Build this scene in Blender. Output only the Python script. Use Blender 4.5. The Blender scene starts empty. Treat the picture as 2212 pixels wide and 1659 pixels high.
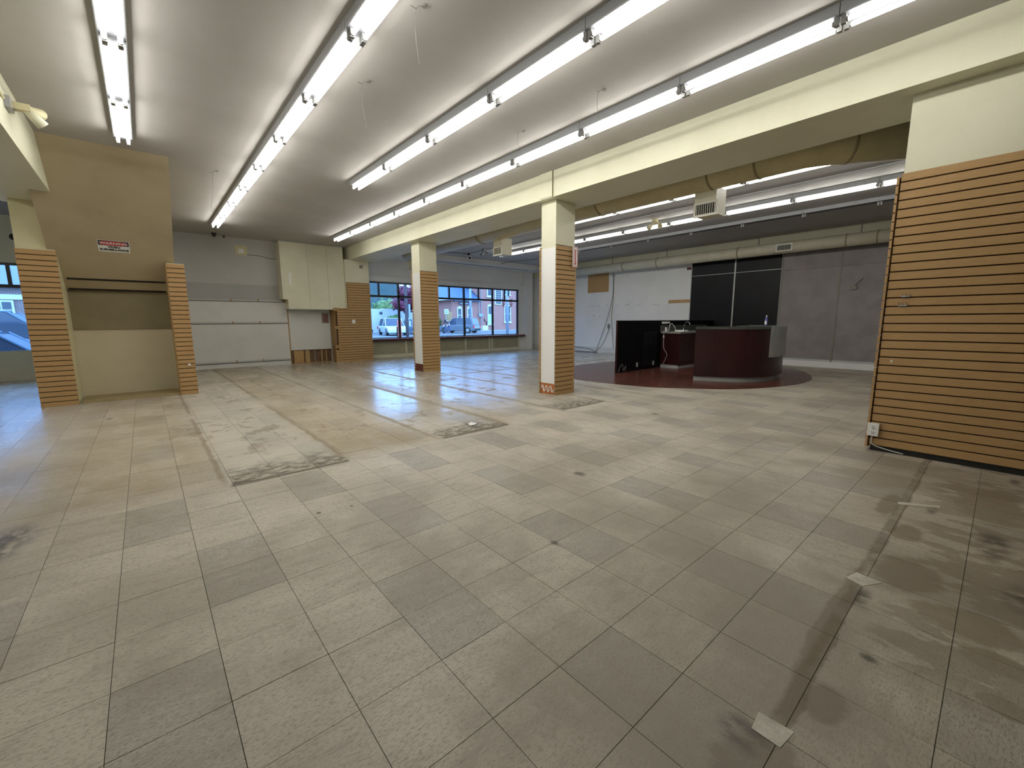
import bpy, bmesh, math, random
import numpy as np
from mathutils import Vector, Matrix
random.seed(7)
S = bpy.context.scene
COL = S.collection
# ------------------------------------------------------------------ camera
cam_d = bpy.data.cameras.new('camera'); cam = bpy.data.objects.new('camera', cam_d); COL.objects.link(cam)
cam_d.sensor_width = 36.0; cam_d.lens = 913.07/2212*36.0; cam_d.clip_start = 0.05; cam_d.clip_end = 1000
yaw, pit, rol = 0.71155377, 0.14740816, -0.00495483
fw = Vector((math.sin(yaw)*math.cos(pit), math.cos(yaw)*math.cos(pit), -math.sin(pit)))
rt0 = Vector((math.cos(yaw), -math.sin(yaw), 0)); up0 = rt0.cross(fw)
rt = math.cos(rol)*rt0+math.sin(rol)*up0; up = -math.sin(rol)*rt0+math.cos(rol)*up0
cam.matrix_world = Matrix(((rt.x, up.x, -fw.x, .2078), (rt.y, up.y, -fw.y, -2.7467), (rt.z, up.z, -fw.z, 1.2302), (0, 0, 0, 1)))
S.camera = cam
# ------------------------------------------------------------------ world, exposure
W = bpy.data.worlds.new('sky'); S.world = W; W.use_nodes = True
wn = W.node_tree.nodes; wn['Background'].inputs[0].default_value = (.27, .53, 1.0, 1); wn['Background'].inputs[1].default_value = 9.5
S.view_settings.view_transform = 'Standard'; S.view_settings.look = 'None'
S.view_settings.gamma = 1; S.view_settings.use_curve_mapping = False
S.view_settings.exposure = -0.40
TUBE_STRENGTH = 34.0
# ------------------------------------------------------------------ node expressions
class E:
    def __init__(s, nt, k): s.nt, s.k = nt, k
    def _m(s, op, o=None, o2=None, clamp=False):
        n = s.nt.nodes.new('ShaderNodeMath'); n.operation = op; n.use_clamp = clamp
        for i, v in enumerate((s, o, o2)):
            if v is None: continue
            if isinstance(v, E): s.nt.links.new(v.k, n.inputs[i])
            else: n.inputs[i].default_value = v
        return E(s.nt, n.outputs[0])
    def __add__(s, o): return s._m('ADD', o)
    def __sub__(s, o): return s._m('SUBTRACT', o)
    def __mul__(s, o): return s._m('MULTIPLY', o)
    __rmul__ = __mul__; __radd__ = __add__
    def __rsub__(s, o): return (s*-1)+o
    def mx(s, o): return s._m('MAXIMUM', o)
    def mn(s, o): return s._m('MINIMUM', o)
    def gt(s, o): return s._m('GREATER_THAN', o)
    def floor(s): return s._m('FLOOR')
    def abs(s): return s._m('ABSOLUTE')
    def frac(s): return s._m('FRACT')
    def clamp(s): return s._m('ADD', 0.0, clamp=True)
    def step(s, a, b):
        n = s.nt.nodes.new('ShaderNodeMapRange'); n.interpolation_type = 'SMOOTHSTEP'
        s.nt.links.new(s.k, n.inputs[0]); n.inputs[1].default_value = a; n.inputs[2].default_value = b
        return E(s.nt, n.outputs[0])
class NT:
    def __init__(s, name, rough=.6, color=(.8, .8, .8), metal=0, spec=.5):
        s.m = bpy.data.materials.new(name); s.m.use_nodes = True; s.nt = s.m.node_tree
        s.b = s.nt.nodes['Principled BSDF']
        s.b.inputs['Roughness'].default_value = rough; s.b.inputs['Base Color'].default_value = (*color, 1)
        s.b.inputs['Metallic'].default_value = metal; s.b.inputs['Specular IOR Level'].default_value = spec
        s.m.diffuse_color = (*color, 1)
    def pos(s):
        g = s.nt.nodes.new('ShaderNodeNewGeometry'); x = s.nt.nodes.new('ShaderNodeSeparateXYZ')
        s.nt.links.new(g.outputs['Position'], x.inputs[0]); s.P = g.outputs['Position']
        return [E(s.nt, o) for o in x.outputs]
    def vec(s, x, y, z=0.0):
        c = s.nt.nodes.new('ShaderNodeCombineXYZ')
        for i, v in enumerate((x, y, z)):
            if isinstance(v, E): s.nt.links.new(v.k, c.inputs[i])
            else: c.inputs[i].default_value = v
        return c.outputs[0]
    def noise(s, scale, vec=None, detail=3, rough=.55, dist=0):
        n = s.nt.nodes.new('ShaderNodeTexNoise'); n.inputs['Scale'].default_value = scale
        n.inputs['Detail'].default_value = detail; n.inputs['Roughness'].default_value = rough; n.inputs['Distortion'].default_value = dist
        s.nt.links.new(vec if vec is not None else s.P, n.inputs['Vector'])
        return E(s.nt, n.outputs[0])
    def white(s, vec):
        n = s.nt.nodes.new('ShaderNodeTexWhiteNoise'); s.nt.links.new(vec, n.inputs[0]); return E(s.nt, n.outputs[0])
    def mix(s, f, a, b):
        n = s.nt.nodes.new('ShaderNodeMix'); n.data_type = 'RGBA'
        for i, v in ((0, f), (6, a), (7, b)):
            if isinstance(v, E): s.nt.links.new(v.k, n.inputs[i])
            elif isinstance(v, tuple): n.inputs[i].default_value = (*v, 1)
            elif isinstance(v, (int, float)): n.inputs[i].default_value = v
            else: s.nt.links.new(v, n.inputs[i])
        return n.outputs[2]
    def color(s, k): s.nt.links.new(k, s.b.inputs['Base Color']); return s
    def rough(s, e): s.nt.links.new(e.k, s.b.inputs['Roughness']); return s
    def bump(s, e, strength=.2, dist=.01):
        n = s.nt.nodes.new('ShaderNodeBump'); n.inputs['Strength'].default_value = strength; n.inputs['Distance'].default_value = dist
        s.nt.links.new(e.k, n.inputs['Height']); s.nt.links.new(n.outputs[0], s.b.inputs['Normal']); return s
def plain(name, color, rough=.6, metal=0, spec=.5): return NT(name, rough, color, metal, spec).m
def mottled(name, c1, c2, scale=3, rough=.65, bump=.05, fine=60, metal=0, spec=.4):
    t = NT(name, rough, c1, metal, spec); t.pos()
    n = t.noise(scale, detail=5); f = t.noise(fine, detail=2)
    t.color(t.mix((n*.75+f*.25).step(.35, .68), c1, c2)); t.bump(f, bump, .004); return t.m
def emit(name, color, strength):
    m = bpy.data.materials.new(name); m.use_nodes = True; n = m.node_tree.nodes; n.clear()
    e = n.new('ShaderNodeEmission'); o = n.new('ShaderNodeOutputMaterial')
    e.inputs[0].default_value = (*color, 1); e.inputs[1].default_value = strength
    m.node_tree.links.new(e.outputs[0], o.inputs[0]); return m
def glass_mat():
    m = bpy.data.materials.new('window_glass'); m.use_nodes = True; n = m.node_tree.nodes; n.clear(); L = m.node_tree.links
    t = n.new('ShaderNodeBsdfTransparent'); g = n.new('ShaderNodeBsdfGlossy'); f = n.new('ShaderNodeFresnel'); x = n.new('ShaderNodeMixShader'); o = n.new('ShaderNodeOutputMaterial')
    t.inputs[0].default_value = (.94, .97, 1, 1); g.inputs['Roughness'].default_value = .02; f.inputs[0].default_value = 1.3
    L.new(f.outputs[0], x.inputs[0]); L.new(t.outputs[0], x.inputs[1]); L.new(g.outputs[0], x.inputs[2]); L.new(x.outputs[0], o.inputs[0]); return m

T = .3048
def tile_mat(name, gray):
    t = NT(name, .25); x, y, z = t.pos()
    n1 = t.noise(1.1, detail=4); n2 = t.noise(5, detail=4); n3 = t.noise(2.3, t.vec(x*1.0, y*.35, 3.1), detail=5, rough=.65)
    wob = (n2-.5)*.16; xw = x+wob; yw = y+wob
    band = lambda e, a, b, s=.05: e.step(a-s, a+s)*(1-e.step(b-s, b+s))
    # base tile tone
    tone = t.white(t.vec((x*(1/T)).floor(), (y*(1/T)).floor()))
    side = x.step(1.9, 3.0)  # fleck direction of the sheets differs over the room
    fa = t.noise(115, t.vec(x*.45, y*1.25), detail=2.5, rough=.75); fb = t.noise(115, t.vec(x*1.25, y*.45, 2.0), detail=2.5, rough=.75)
    fl1 = fa*(1-side)+fb*side
    ga = t.noise(250, t.vec(x*.5, y*1.2, 5.0), detail=2, rough=.6); gb = t.noise(250, t.vec(x*1.2, y*.5, 5.0), detail=2, rough=.6)
    fl2 = ga*(1-side)+gb*side
    if gray: a, b = (.415, .385, .322), (.35, .322, .265)
    else: a, b = (.55, .495, .40), (.48, .43, .342)
    col = t.mix(tone, a, b)
    col = t.mix(fl1.step(.47, .66)*(.55 if not gray else .62), col, (.13, .108, .08))
    col = t.mix((1-fl2.step(.32, .46))*.5, col, (.66, .62, .54))
    sA = t.noise(15, t.vec(x*.4, y*1.4), detail=4, rough=.7); sB = t.noise(15, t.vec(x*1.4, y*.4, 3.0), detail=4, rough=.7)
    smear = (sA*(1-side)+sB*side)
    col = t.mix(smear.step(.46, .72)*.38, col, (.20, .17, .125)); col = t.mix((1-smear.step(.28, .46))*.3, col, (.62, .575, .48))
    # traffic dirt, browner at camera end and right partition; near also paints dimmer light
    grime_dim = n1.step(.40, .64)*.50
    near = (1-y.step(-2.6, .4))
    grime_dim = (grime_dim+near*.48*n3.step(.25, .7)+(1-y.step(-4.5, -1.2))*.12).mn(.8)  # near part also paints in dimmer light towards the camera
    col = t.mix(grime_dim, col, (.235, .20, .15))
    # tan bands left between the former shelving runs
    run = y.step(.9, 1.3)
    tan = (band(xw, 1.45, 2.42, .12)+band(xw, -.9, .58, .2)+band(xw, 3.42, 3.75, .1)*.7)*run*n3.step(.15, .6)
    tan = tan*(1-y.step(4.5, 9)*.4)
    col = t.mix(tan.mn(1.0)*.62, col, (.33, .265, .165))
    # bright washed floor inside the runs; far also paints in pale window sheen
    clean = (band(xw, .6, 1.46)+band(xw, 2.5, 3.4)+band(xw, 4.5, 5.5))*run
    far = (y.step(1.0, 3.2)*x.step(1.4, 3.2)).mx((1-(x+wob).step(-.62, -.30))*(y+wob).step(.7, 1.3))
    trail = t.noise(2.6, t.vec(x*1.3, y*.8, 6.0), detail=6, rough=.7).step(.555, .62)*y.step(1.2, 2.2)*x.step(-.2, .6)*smear.step(.3, .5)
    # long dark lines along the runs
    lines = None
    for px, w in ((.56, .025), (1.49, .022), (2.46, .035), (3.43, .06), (4.50, .05), (5.50, .04), (6.5, .05), (7.5, .06), (8.6, .05)):
        e = 1-((x+(n2-.5)*.05)-px).abs().step(w*.3, w*1.4)
        lines = e if lines is None else lines.mx(e)
    lines = lines*run*n3.step(.28, .5)
    for py in (5.6, 7.8, 9.6):
        e = (1-((y+(n2-.5)*.1)-py).abs().step(.02, .09))*x.step(3.4, 3.6)*n1.step(.35, .55)
        lines = lines.mx(e)
    col = t.mix((clean.mn(1.0)*.35).mx(far*.42), col, (.52, .485, .405))  # washed runs, and window sheen painted pale over the far floor
    col = t.mix(trail*.5, col, (.20, .152, .09))
    col = t.mix(lines*.50, col, (.19, .145, .08))
    # crusted dirt in the front ends of the three runs
    sm = t.noise(9, t.vec(x*1.0, y*2.0), detail=6, rough=.75)
    crust = None
    for x0, x1, y0 in ((.60, 1.47, .96), (2.49, 3.41, 1.03), (4.52, 5.48, 1.17)):
        m = band(xw, x0, x1, .02)
        e = m*(y.step(y0-.005, y0+.01))*(1-(y+(n2-.5)*.9).step(y0+.12, y0+.62))
        c = m*(1-(y-y0-.02).abs().step(.012, .05))
        e = (e*sm.step(.36, .58)).mx(c*.9)
        crust = e if crust is None else crust.mx(e)
    col = t.mix(crust*.85, col, (.075, .058, .038))
    # adhesive strip, water stains and a painted chip shadow by the right partition
    yn = y+(n2-.5)*.05+(sm-.5)*.03
    strip = yn.step(-2.452, -2.442)*(1-yn.step(-2.405, -2.385))*n2.step(.3, .55)*x.step(1.35, 1.6)
    pud = t.noise(2.1, t.vec(x*2.3, y*.8, 1.7), detail=6, rough=.62)
    pool = (1-y.step(-2.62, -2.42))*pud.step(.505, .53)*x.step(1.9, 2.3)
    fine = t.noise(7, t.vec(x*2.0, y*.9, 7.7), detail=5, rough=.7)
    def spots(lst, edge=.22):
        out = None
        for cx_, cy_, rx_, ry_ in lst:
            dx_ = (x-cx_)*(1/rx_); dy_ = (y-cy_)*(1/ry_); d = (dx_*dx_+dy_*dy_)._m('SQRT')+(n2-.5)*1.1+(fine-.5)*1.0
            e = 1-d.step(1-edge, 1+edge); out = e if out is None else out.mx(e)
        return out
    wet = spots([(3.45, -2.50, .13, .07), (2.90, -2.57, .18, .12), (2.62, -2.78, .13, .17), (2.42, -2.86, .07, .13), (2.17, -2.89, .05, .09), (4.35, -2.80, .38, .17), (1.75, -2.49, .10, .06), (1.34, -2.44, .17, .11), (3.9, -2.36, .25, .05), (2.3, -2.40, .5, .035)])
    blk = spots([(3.60, -2.83, .20, .06), (3.03, -2.93, .14, .05), (2.52, -2.455, .08, .03), (1.45, -2.36, .06, .06), (1.30, -2.50, .12, .06), (3.97, -2.56, .07, .025), (5.1, -2.92, .1, .03), (-.5, .86, .10, .20), (-.56, .66, .12, .10)], .55)*fine.step(.35, .6)  # black spots; the one beside the second chip paints its shadow
    halo = spots([(-.45, 1.0, .45, .75), (-.6, 2.2, .4, .6), (2.9, -1.6, .6, .4), (1.6, -1.9, .7, .35), (3.4, -.55, .35, .2)], .9)
    col = t.mix(halo*.42, col, (.20, .158, .10))
    col = t.mix(strip*.62, col, (.15, .118, .075))
    col = t.mix((pool*.75).mx(wet)*.66, col, (.15, .115, .068))
    col = t.mix(blk*.85, col, (.05, .038, .026))
    # scuffs and odd black spots
    sc = t.noise(16, t.vec(x*2.2, y*.5), detail=4, rough=.8).step(.66, .72)*n1.step(.4, .6)
    col = t.mix(sc*.5, col, (.12, .10, .075))
    blob = None
    for px, py, r in ((1.83, -1.232, .035), (2.776, -.62, .055), (5.25, .18, .06), (-.25, 4.75, .05), (2.10, -2.55, .03), (.95, .05, .02), (1.15, .02, .018)):
        d = ((x-px)*(x-px)+(y-py)*(y-py)*.6)._m('SQRT')+(n2-.5)*r*2.4+(sm-.5)*r
        e = 1-d.step(r*.25, r*1.05); blob = e if blob is None else blob.mx(e)
    col = t.mix(blob*.85, col, (.055, .043, .032))
    # small wear of the wax
    t.color(col)
    dirty = (tan*.8).mx(lines).mx(trail*.8).mx(crust).mx(strip*.6).mx(pool*.2).mn(1.0)
    wax = n1.step(.3, .7)
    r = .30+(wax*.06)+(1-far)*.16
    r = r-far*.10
    r = r+dirty*.42+n2*.05
    t.rough(r); t.b.inputs['Specular IOR Level'].default_value = .6
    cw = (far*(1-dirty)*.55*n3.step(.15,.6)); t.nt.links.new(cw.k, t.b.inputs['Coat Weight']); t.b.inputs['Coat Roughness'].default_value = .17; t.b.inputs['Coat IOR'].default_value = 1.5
    t.bump(t.noise(26, t.vec(x*.6, y*1.0), detail=2)*.5+n2*1.2, .09, .006)
    return t.m
M = {}
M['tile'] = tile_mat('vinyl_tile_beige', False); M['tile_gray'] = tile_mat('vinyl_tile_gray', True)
M['chip'] = mottled('chip_pale', (.58, .55, .47), (.40, .37, .30), 14, .5, .1, 120)
M['slab'] = mottled('floor_mastic', (.10, .075, .045), (.05, .035, .02), 8)
M['ceiling'] = mottled('ceiling_paint', (.46, .44, .415), (.42, .40, .375), 1.2, .8, .25, 160)
M['cream'] = mottled('cream_paint', (.71, .69, .53), (.66, .64, .48), 2, .55, .08, 90)
M['stair'] = mottled('khaki_paint', (.46, .385, .25), (.41, .34, .22), 2, .6, .3, 120)
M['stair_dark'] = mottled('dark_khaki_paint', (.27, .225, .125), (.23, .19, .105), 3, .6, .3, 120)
M['white'] = mottled('white_wall_paint', (.80, .80, .78), (.74, .74, .73), 1.5, .6, .1, 80)
M['graywall'] = mottled('gray_wall_paint', (.50, .50, .485), (.44, .44, .43), 1.2, .6, .1, 80)
M['graylow'] = mottled('gray_panel_paint', (.66, .66, .63), (.60, .60, .57), 1.5, .6, .1, 80)
M['kneewall'] = mottled('kneewall_paint', (.42, .39, .27), (.36, .33, .22), 3, .6, .1, 60)
def mdf(name, c1, c2):
    t = NT(name, .55, c1); x, y, z = t.pos()
    g = t.noise(14, t.vec(x*1, y*1, z*8), detail=4); f = t.noise(150, detail=2); w = t.noise(1.3, detail=3)
    t.color(t.mix((g*.45+f*.25+w*.3).step(.35, .65), c1, c2)); t.bump(f, .05, .002); return t.m
M['mdf'] = mdf('slatwall_board', (.46, .285, .118), (.39, .235, .095))
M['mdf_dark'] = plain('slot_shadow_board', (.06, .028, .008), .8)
M['wood'] = mdf('raw_wood', (.42, .25, .10), (.30, .17, .065))
M['osb'] = mdf('plywood', (.50, .32, .13), (.38, .22, .08))
M['stud'] = mdf('stud_wood', (.48, .32, .14), (.36, .23, .09))
M['cavity'] = mottled('wall_cavity', (.17, .10, .05), (.09, .05, .025), 6)
M['black'] = plain('black_aluminium', (.012, .012, .014), .35)
M['blackboard'] = mottled('black_panel_laminate', (.007, .0075, .010), (.004, .004, .006), 2, .38, .02, 40, 0, .22)
M['blackwall'] = mottled('black_paint', (.0025, .0025, .004), (.004, .0035, .006), 2, .6, .05, 40, 0, .15)
M['maroon'] = mottled('maroon_laminate', (.036, .007, .008), (.022, .005, .006), 2.5, .30, .02, 40)
M['redfloor'] = mottled('red_plank_floor', (.125, .040, .028), (.065, .024, .018), 2.2, .26, .06, 30)
M['steel'] = mottled('brushed_steel', (.42, .42, .40), (.34, .34, .33), 6, .42, .05, 90, .55)
M['stainless'] = plain('stainless_edge', (.55, .56, .54), .25, 1)
M['worktop'] = mottled('dark_gray_worktop', (.075, .078, .072), (.055, .057, .053), 5, .3, .02, 60)
M['toekick'] = mottled('gray_toe_kick', (.46, .46, .45), (.38, .38, .37), 4, .45)
M['fixture'] = plain('white_enamel', (.36, .37, .385), .35)
M['dimchannel'] = plain('dimmed_channel_gray', (.11, .112, .125), .6, 0, .2)  # darker than the housing, to paint down the glare between tubes
M['socket'] = plain('lamp_holder_metal', (.30, .30, .29), .45, .4)
M['tube'] = emit('lit_tube', (.99, .975, .91), TUBE_STRENGTH)
M['duct'] = mottled('painted_duct', (.52, .46, .27), (.44, .385, .22), 3, .45, .05, 60)
M['duct_lt'] = mottled('painted_duct_light', (.66, .63, .49), (.58, .55, .42), 3, .45, .05, 60)
M['ductseam'] = plain('duct_seam', (.26, .22, .12), .6)
M['grille'] = plain('register_white', (.72, .71, .63), .4)
M['dark'] = plain('dark_opening', (.015, .015, .014), .8)
M['plastic'] = plain('white_plastic', (.80, .80, .77), .35)
M['camera'] = plain('camera_black', (.02, .02, .022), .3)
M['cable'] = plain('gray_cable', (.17, .17, .17), .5)
M['cable_w'] = plain('white_cable', (.55, .55, .52), .5)
M['wire'] = plain('steel_wire', (.22, .21, .18), .5)
M['glass'] = glass_mat()
M['sill'] = plain('burgundy_sill', (.16, .035, .045), .3)
M['signwhite'] = plain('sign_white', (.78, .78, .76), .4)
M['red'] = plain('sign_red', (.55, .03, .03), .4)
M['navy'] = plain('sign_navy', (.02, .022, .05), .4)
M['ink'] = plain('sign_ink', (.01, .01, .01), .5)
M['orange'] = mottled('orange_paint', (.50, .17, .05), (.40, .13, .04), 10)
M['redbrown'] = mottled('red_brown_paint', (.16, .04, .025), (.08, .02, .015), 20)
def pegboard():
    t = NT('pegboard', .6); x, y, z = t.pos(); f = t.noise(3, detail=4)
    s = 1/.0254
    dy = (y*s).frac()-.5; dz = (z*s).frac()-.5
    hole = 1-(dy*dy+dz*dz)._m('SQRT').step(.12, .2)
    c = t.mix(f.step(.35, .65), (.30, .265, .26), (.25, .22, .215))
    t.color(t.mix(hole, c, (.02, .018, .018))); return t.m
M['peg'] = pegboard()
def brick(name, c1, c2, mort, scale=1.0):
    t = NT(name, .8); t.pos(); x, y, z = [E(t.nt, o) for o in t.nt.nodes['Separate XYZ'].outputs]
    b = t.nt.nodes.new('ShaderNodeTexBrick'); t.nt.links.new(t.vec(x+y, z), b.inputs['Vector'])
    b.inputs['Color1'].default_value = (*c1, 1); b.inputs['Color2'].default_value = (*c2, 1); b.inputs['Mortar'].default_value = (*mort, 1)
    b.inputs['Scale'].default_value = scale; b.inputs['Mortar Size'].default_value = .012; b.inputs['Brick Width'].default_value = .22; b.inputs['Row Height'].default_value = .075
    t.color(b.outputs[0]); return t.m
M['brick'] = brick('red_brick', (.44, .15, .105), (.37, .12, .085), (.28, .20, .17))
M['brick2'] = brick('brown_brick', (.17, .10, .085), (.12, .07, .06), (.30, .27, .26))
M['trim_w'] = plain('white_trim', (.52, .54, .54), .5)
M['slate'] = plain('blue_gray_roof', (.05, .10, .17), .6)
M['pane'] = plain('far_window_glass', (.03, .045, .06), .1)
M['asphalt'] = mottled('asphalt', (.14, .145, .15), (.11, .115, .12), 1, .85)
M['concrete'] = mottled('concrete', (.30, .30, .30), (.25, .25, .25), 2, .8)
M['leaf'] = mottled('green_leaves', (.055, .11, .022), (.12, .19, .04), 1.2, .6)
M['leaf_d'] = mottled('dark_leaves', (.025, .055, .022), (.05, .09, .03), 1.2, .6)
M['leaf_r'] = mottled('red_leaves', (.16, .015, .035), (.07, .01, .03), 1.2, .6)
M['hill'] = mottled('wooded_hill', (.018, .04, .038), (.03, .055, .045), .12, .9)
M['bark'] = plain('bark', (.07, .05, .05), .9)
M['carw'] = plain('car_paint_white', (.50, .52, .53), .25)
M['carg'] = plain('car_paint_gray', (.14, .16, .18), .25)
M['carb'] = plain('car_paint_blue', (.03, .05, .09), .25)
M['carl'] = plain('car_paint_light_blue', (.10, .16, .24), .25)
M['carglass'] = plain('car_glass', (.03, .045, .07), .08)
M['tyre'] = plain('tyre_rubber', (.015, .015, .016), .7)
M['tail'] = plain('tail_lamp_red', (.6, .03, .04), .3)
M['barrier'] = plain('barrier_red', (.92, .15, .08), .5)
M['pole'] = plain('gray_pole', (.24, .28, .32), .5)
M['yellowbox'] = plain('cream_box', (.62, .58, .42), .5)
M['skin'] = plain('skin', (.55, .33, .25), .6); M['jeans'] = plain('jeans', (.06, .09, .17), .8); M['shirt'] = plain('dark_shirt', (.04, .04, .06), .8)
# ------------------------------------------------------------------ geometry helpers
class MB:
    def __init__(s): s.v = []; s.f = []
    def box(s, a, b):
        x0, y0, z0 = a; x1, y1, z1 = b; n = len(s.v)
        s.v += [(x0, y0, z0), (x1, y0, z0), (x1, y1, z0), (x0, y1, z0), (x0, y0, z1), (x1, y0, z1), (x1, y1, z1), (x0, y1, z1)]
        s.f += [tuple(n+i for i in q) for q in ((0, 3, 2, 1), (4, 5, 6, 7), (0, 1, 5, 4), (1, 2, 6, 5), (2, 3, 7, 6), (3, 0, 4, 7))]; return s
    def hexa(s, p):  # eight corner points, bottom ring then top ring
        n = len(s.v); s.v += [tuple(q) for q in p]
        s.f += [tuple(n+i for i in q) for q in ((0, 3, 2, 1), (4, 5, 6, 7), (0, 1, 5, 4), (1, 2, 6, 5), (2, 3, 7, 6), (3, 0, 4, 7))]; return s
    def prism(s, poly, z0, z1):
        n = len(s.v); k = len(poly)
        s.v += [(x, y, z0) for x, y in poly]+[(x, y, z1) for x, y in poly]
        s.f += [tuple(range(n+k-1, n-1, -1)), tuple(range(n+k, n+2*k))]
        s.f += [(n+i, n+(i+1) % k, n+k+(i+1) % k, n+k+i) for i in range(k)]; return s
    def extr(s, poly, d):  # 3-d polygon swept by vector d
        n = len(s.v); k = len(poly); d = Vector(d)
        s.v += [tuple(Vector(p)) for p in poly]+[tuple(Vector(p)+d) for p in poly]
        s.f += [tuple(range(n+k-1, n-1, -1)), tuple(range(n+k, n+2*k))]
        s.f += [(n+i, n+(i+1) % k, n+k+(i+1) % k, n+k+i) for i in range(k)]; return s
    def tube(s, pts, r, n=8, cap=True):
        pts = [Vector(p) for p in pts]; b = len(s.v); prev = None
        for i, p in enumerate(pts):
            d = (pts[min(i+1, len(pts)-1)]-pts[max(i-1, 0)]).normalized()
            if prev is None: u = d.orthogonal().normalized()
            else: u = (prev-d*prev.dot(d)); u = u.normalized() if u.length > 1e-6 else d.orthogonal().normalized()
            prev = u; w = d.cross(u); rr = r[i] if isinstance(r, (list, tuple)) else r
            s.v += [tuple(p+(u*math.cos(a)+w*math.sin(a))*rr) for a in [2*math.pi*j/n for j in range(n)]]
        for i in range(len(pts)-1):
            for j in range(n):
                s.f.append((b+i*n+j, b+i*n+(j+1) % n, b+(i+1)*n+(j+1) % n, b+(i+1)*n+j))
        if cap:
            s.f.append(tuple(b+j for j in range(n-1, -1, -1))); e = b+(len(pts)-1)*n; s.f.append(tuple(e+j for j in range(n)))
        return s
    def ball(s, c, r, seg=10, rings=6):
        b = len(s.v); rx, ry, rz = (r, r, r) if not isinstance(r, (tuple, list)) else r
        for i in range(rings+1):
            th = math.pi*i/rings
            for j in range(seg):
                ph = 2*math.pi*j/seg; s.v.append((c[0]+rx*math.sin(th)*math.cos(ph), c[1]+ry*math.sin(th)*math.sin(ph), c[2]+rz*math.cos(th)))
        for i in range(rings):
            for j in range(seg): s.f.append((b+i*seg+j, b+(i+1)*seg+j, b+(i+1)*seg+(j+1) % seg, b+i*seg+(j+1) % seg))
        return s
    def mesh(s, name, mat, off=(0, 0, 0), smooth=False):
        me = bpy.data.meshes.new(name)
        me.from_pydata([(x-off[0], y-off[1], z-off[2]) for x, y, z in s.v], [], s.f)
        if mat is not None: me.materials.append(M[mat] if isinstance(mat, str) else mat)
        if smooth:
            for p in me.polygons: p.use_smooth = len(p.vertices) < 6
        me.update(); return me
    def build(s, name, mat, parent=None, smooth=False, bevel=0, label=None, **kw):
        off = wloc(parent) if parent else (0, 0, 0)
        if not parent:
            xs = [v[0] for v in s.v]; ys = [v[1] for v in s.v]; zs = [v[2] for v in s.v]
            off = ((min(xs)+max(xs))/2, (min(ys)+max(ys))/2, min(zs))
        o = bpy.data.objects.new(name, s.mesh(name, mat, off, smooth)); COL.objects.link(o)
        if parent: o.parent = parent; W_[o.name] = W_[parent.name]
        else: o.location = off; W_[o.name] = off
        if bevel:
            m = o.modifiers.new('b', 'BEVEL'); m.width = bevel; m.segments = 2; m.limit_method = 'ANGLE'
        if label: o['label'] = label
        for k, v in kw.items(): o[k] = v
        return o
W_ = {}
def wloc(o): return W_.get(o.name, (0, 0, 0))
def thing(name, loc, label, category, group=None):
    o = bpy.data.objects.new(name, None); COL.objects.link(o); o.location = loc; W_[o.name] = tuple(loc)
    o.empty_display_size = .1; o['label'] = label; o['category'] = category
    if group: o['group'] = group
    return o
def struct(name, loc=(0, 0, 0)):
    o = bpy.data.objects.new(name, None); COL.objects.link(o); o.location = loc; W_[o.name] = tuple(loc); o['kind'] = 'structure'; return o
def copy_tree(o, parent=None):
    c = o.copy(); COL.objects.link(c)
    if parent: c.parent = parent
    for ch in [k for k in list(bpy.data.objects) if k.parent == o]: copy_tree(ch, c)
    return c
def B(a, b): return MB().box(a, b)
def text_mesh(txt, size, name, mat, parent, mw, ext=.0006, sx=1.0, bold=0.0):
    cu = bpy.data.curves.new('txt', 'FONT'); cu.body = txt; cu.size = size; cu.align_x = 'CENTER'; cu.align_y = 'CENTER'; cu.extrude = ext; cu.offset = bold
    o = bpy.data.objects.new('txt', cu); COL.objects.link(o)
    me = bpy.data.meshes.new_from_object(o.evaluated_get(bpy.context.evaluated_depsgraph_get())); bpy.data.objects.remove(o)
    me.transform(mw @ Matrix.Diagonal((sx, 1, 1, 1))); me.transform(Matrix.Translation(-Vector(wloc(parent))))
    me.materials.clear(); me.materials.append(M[mat]); me.name = name
    p = bpy.data.objects.new(name, me); COL.objects.link(p); p.parent = parent; return p
def frame_m(o, xd, yd):  # matrix with local x, y along given directions
    xd = Vector(xd).normalized(); yd = Vector(yd).normalized(); zd = xd.cross(yd)
    return Matrix(((xd.x, yd.x, zd.x, o[0]), (xd.y, yd.y, zd.y, o[1]), (xd.z, yd.z, zd.z, o[2]), (0, 0, 0, 1)))
def cat(pts, n=6, closed=False):
    out = []; k = len(pts); rng = range(k if closed else k-1)
    g = lambda i: Vector(pts[i % k]) if closed else Vector(pts[max(0, min(k-1, i))])
    for i in rng:
        p0, p1, p2, p3 = g(i-1), g(i), g(i+1), g(i+2)
        for j in range(n):
            t = j/n; out.append(.5*((2*p1)+(p2-p0)*t+(2*p0-5*p1+4*p2-p3)*t*t+(3*p1-p0-3*p2+p3)*t**3))
    if not closed: out.append(Vector(pts[-1]))
    return out
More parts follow.
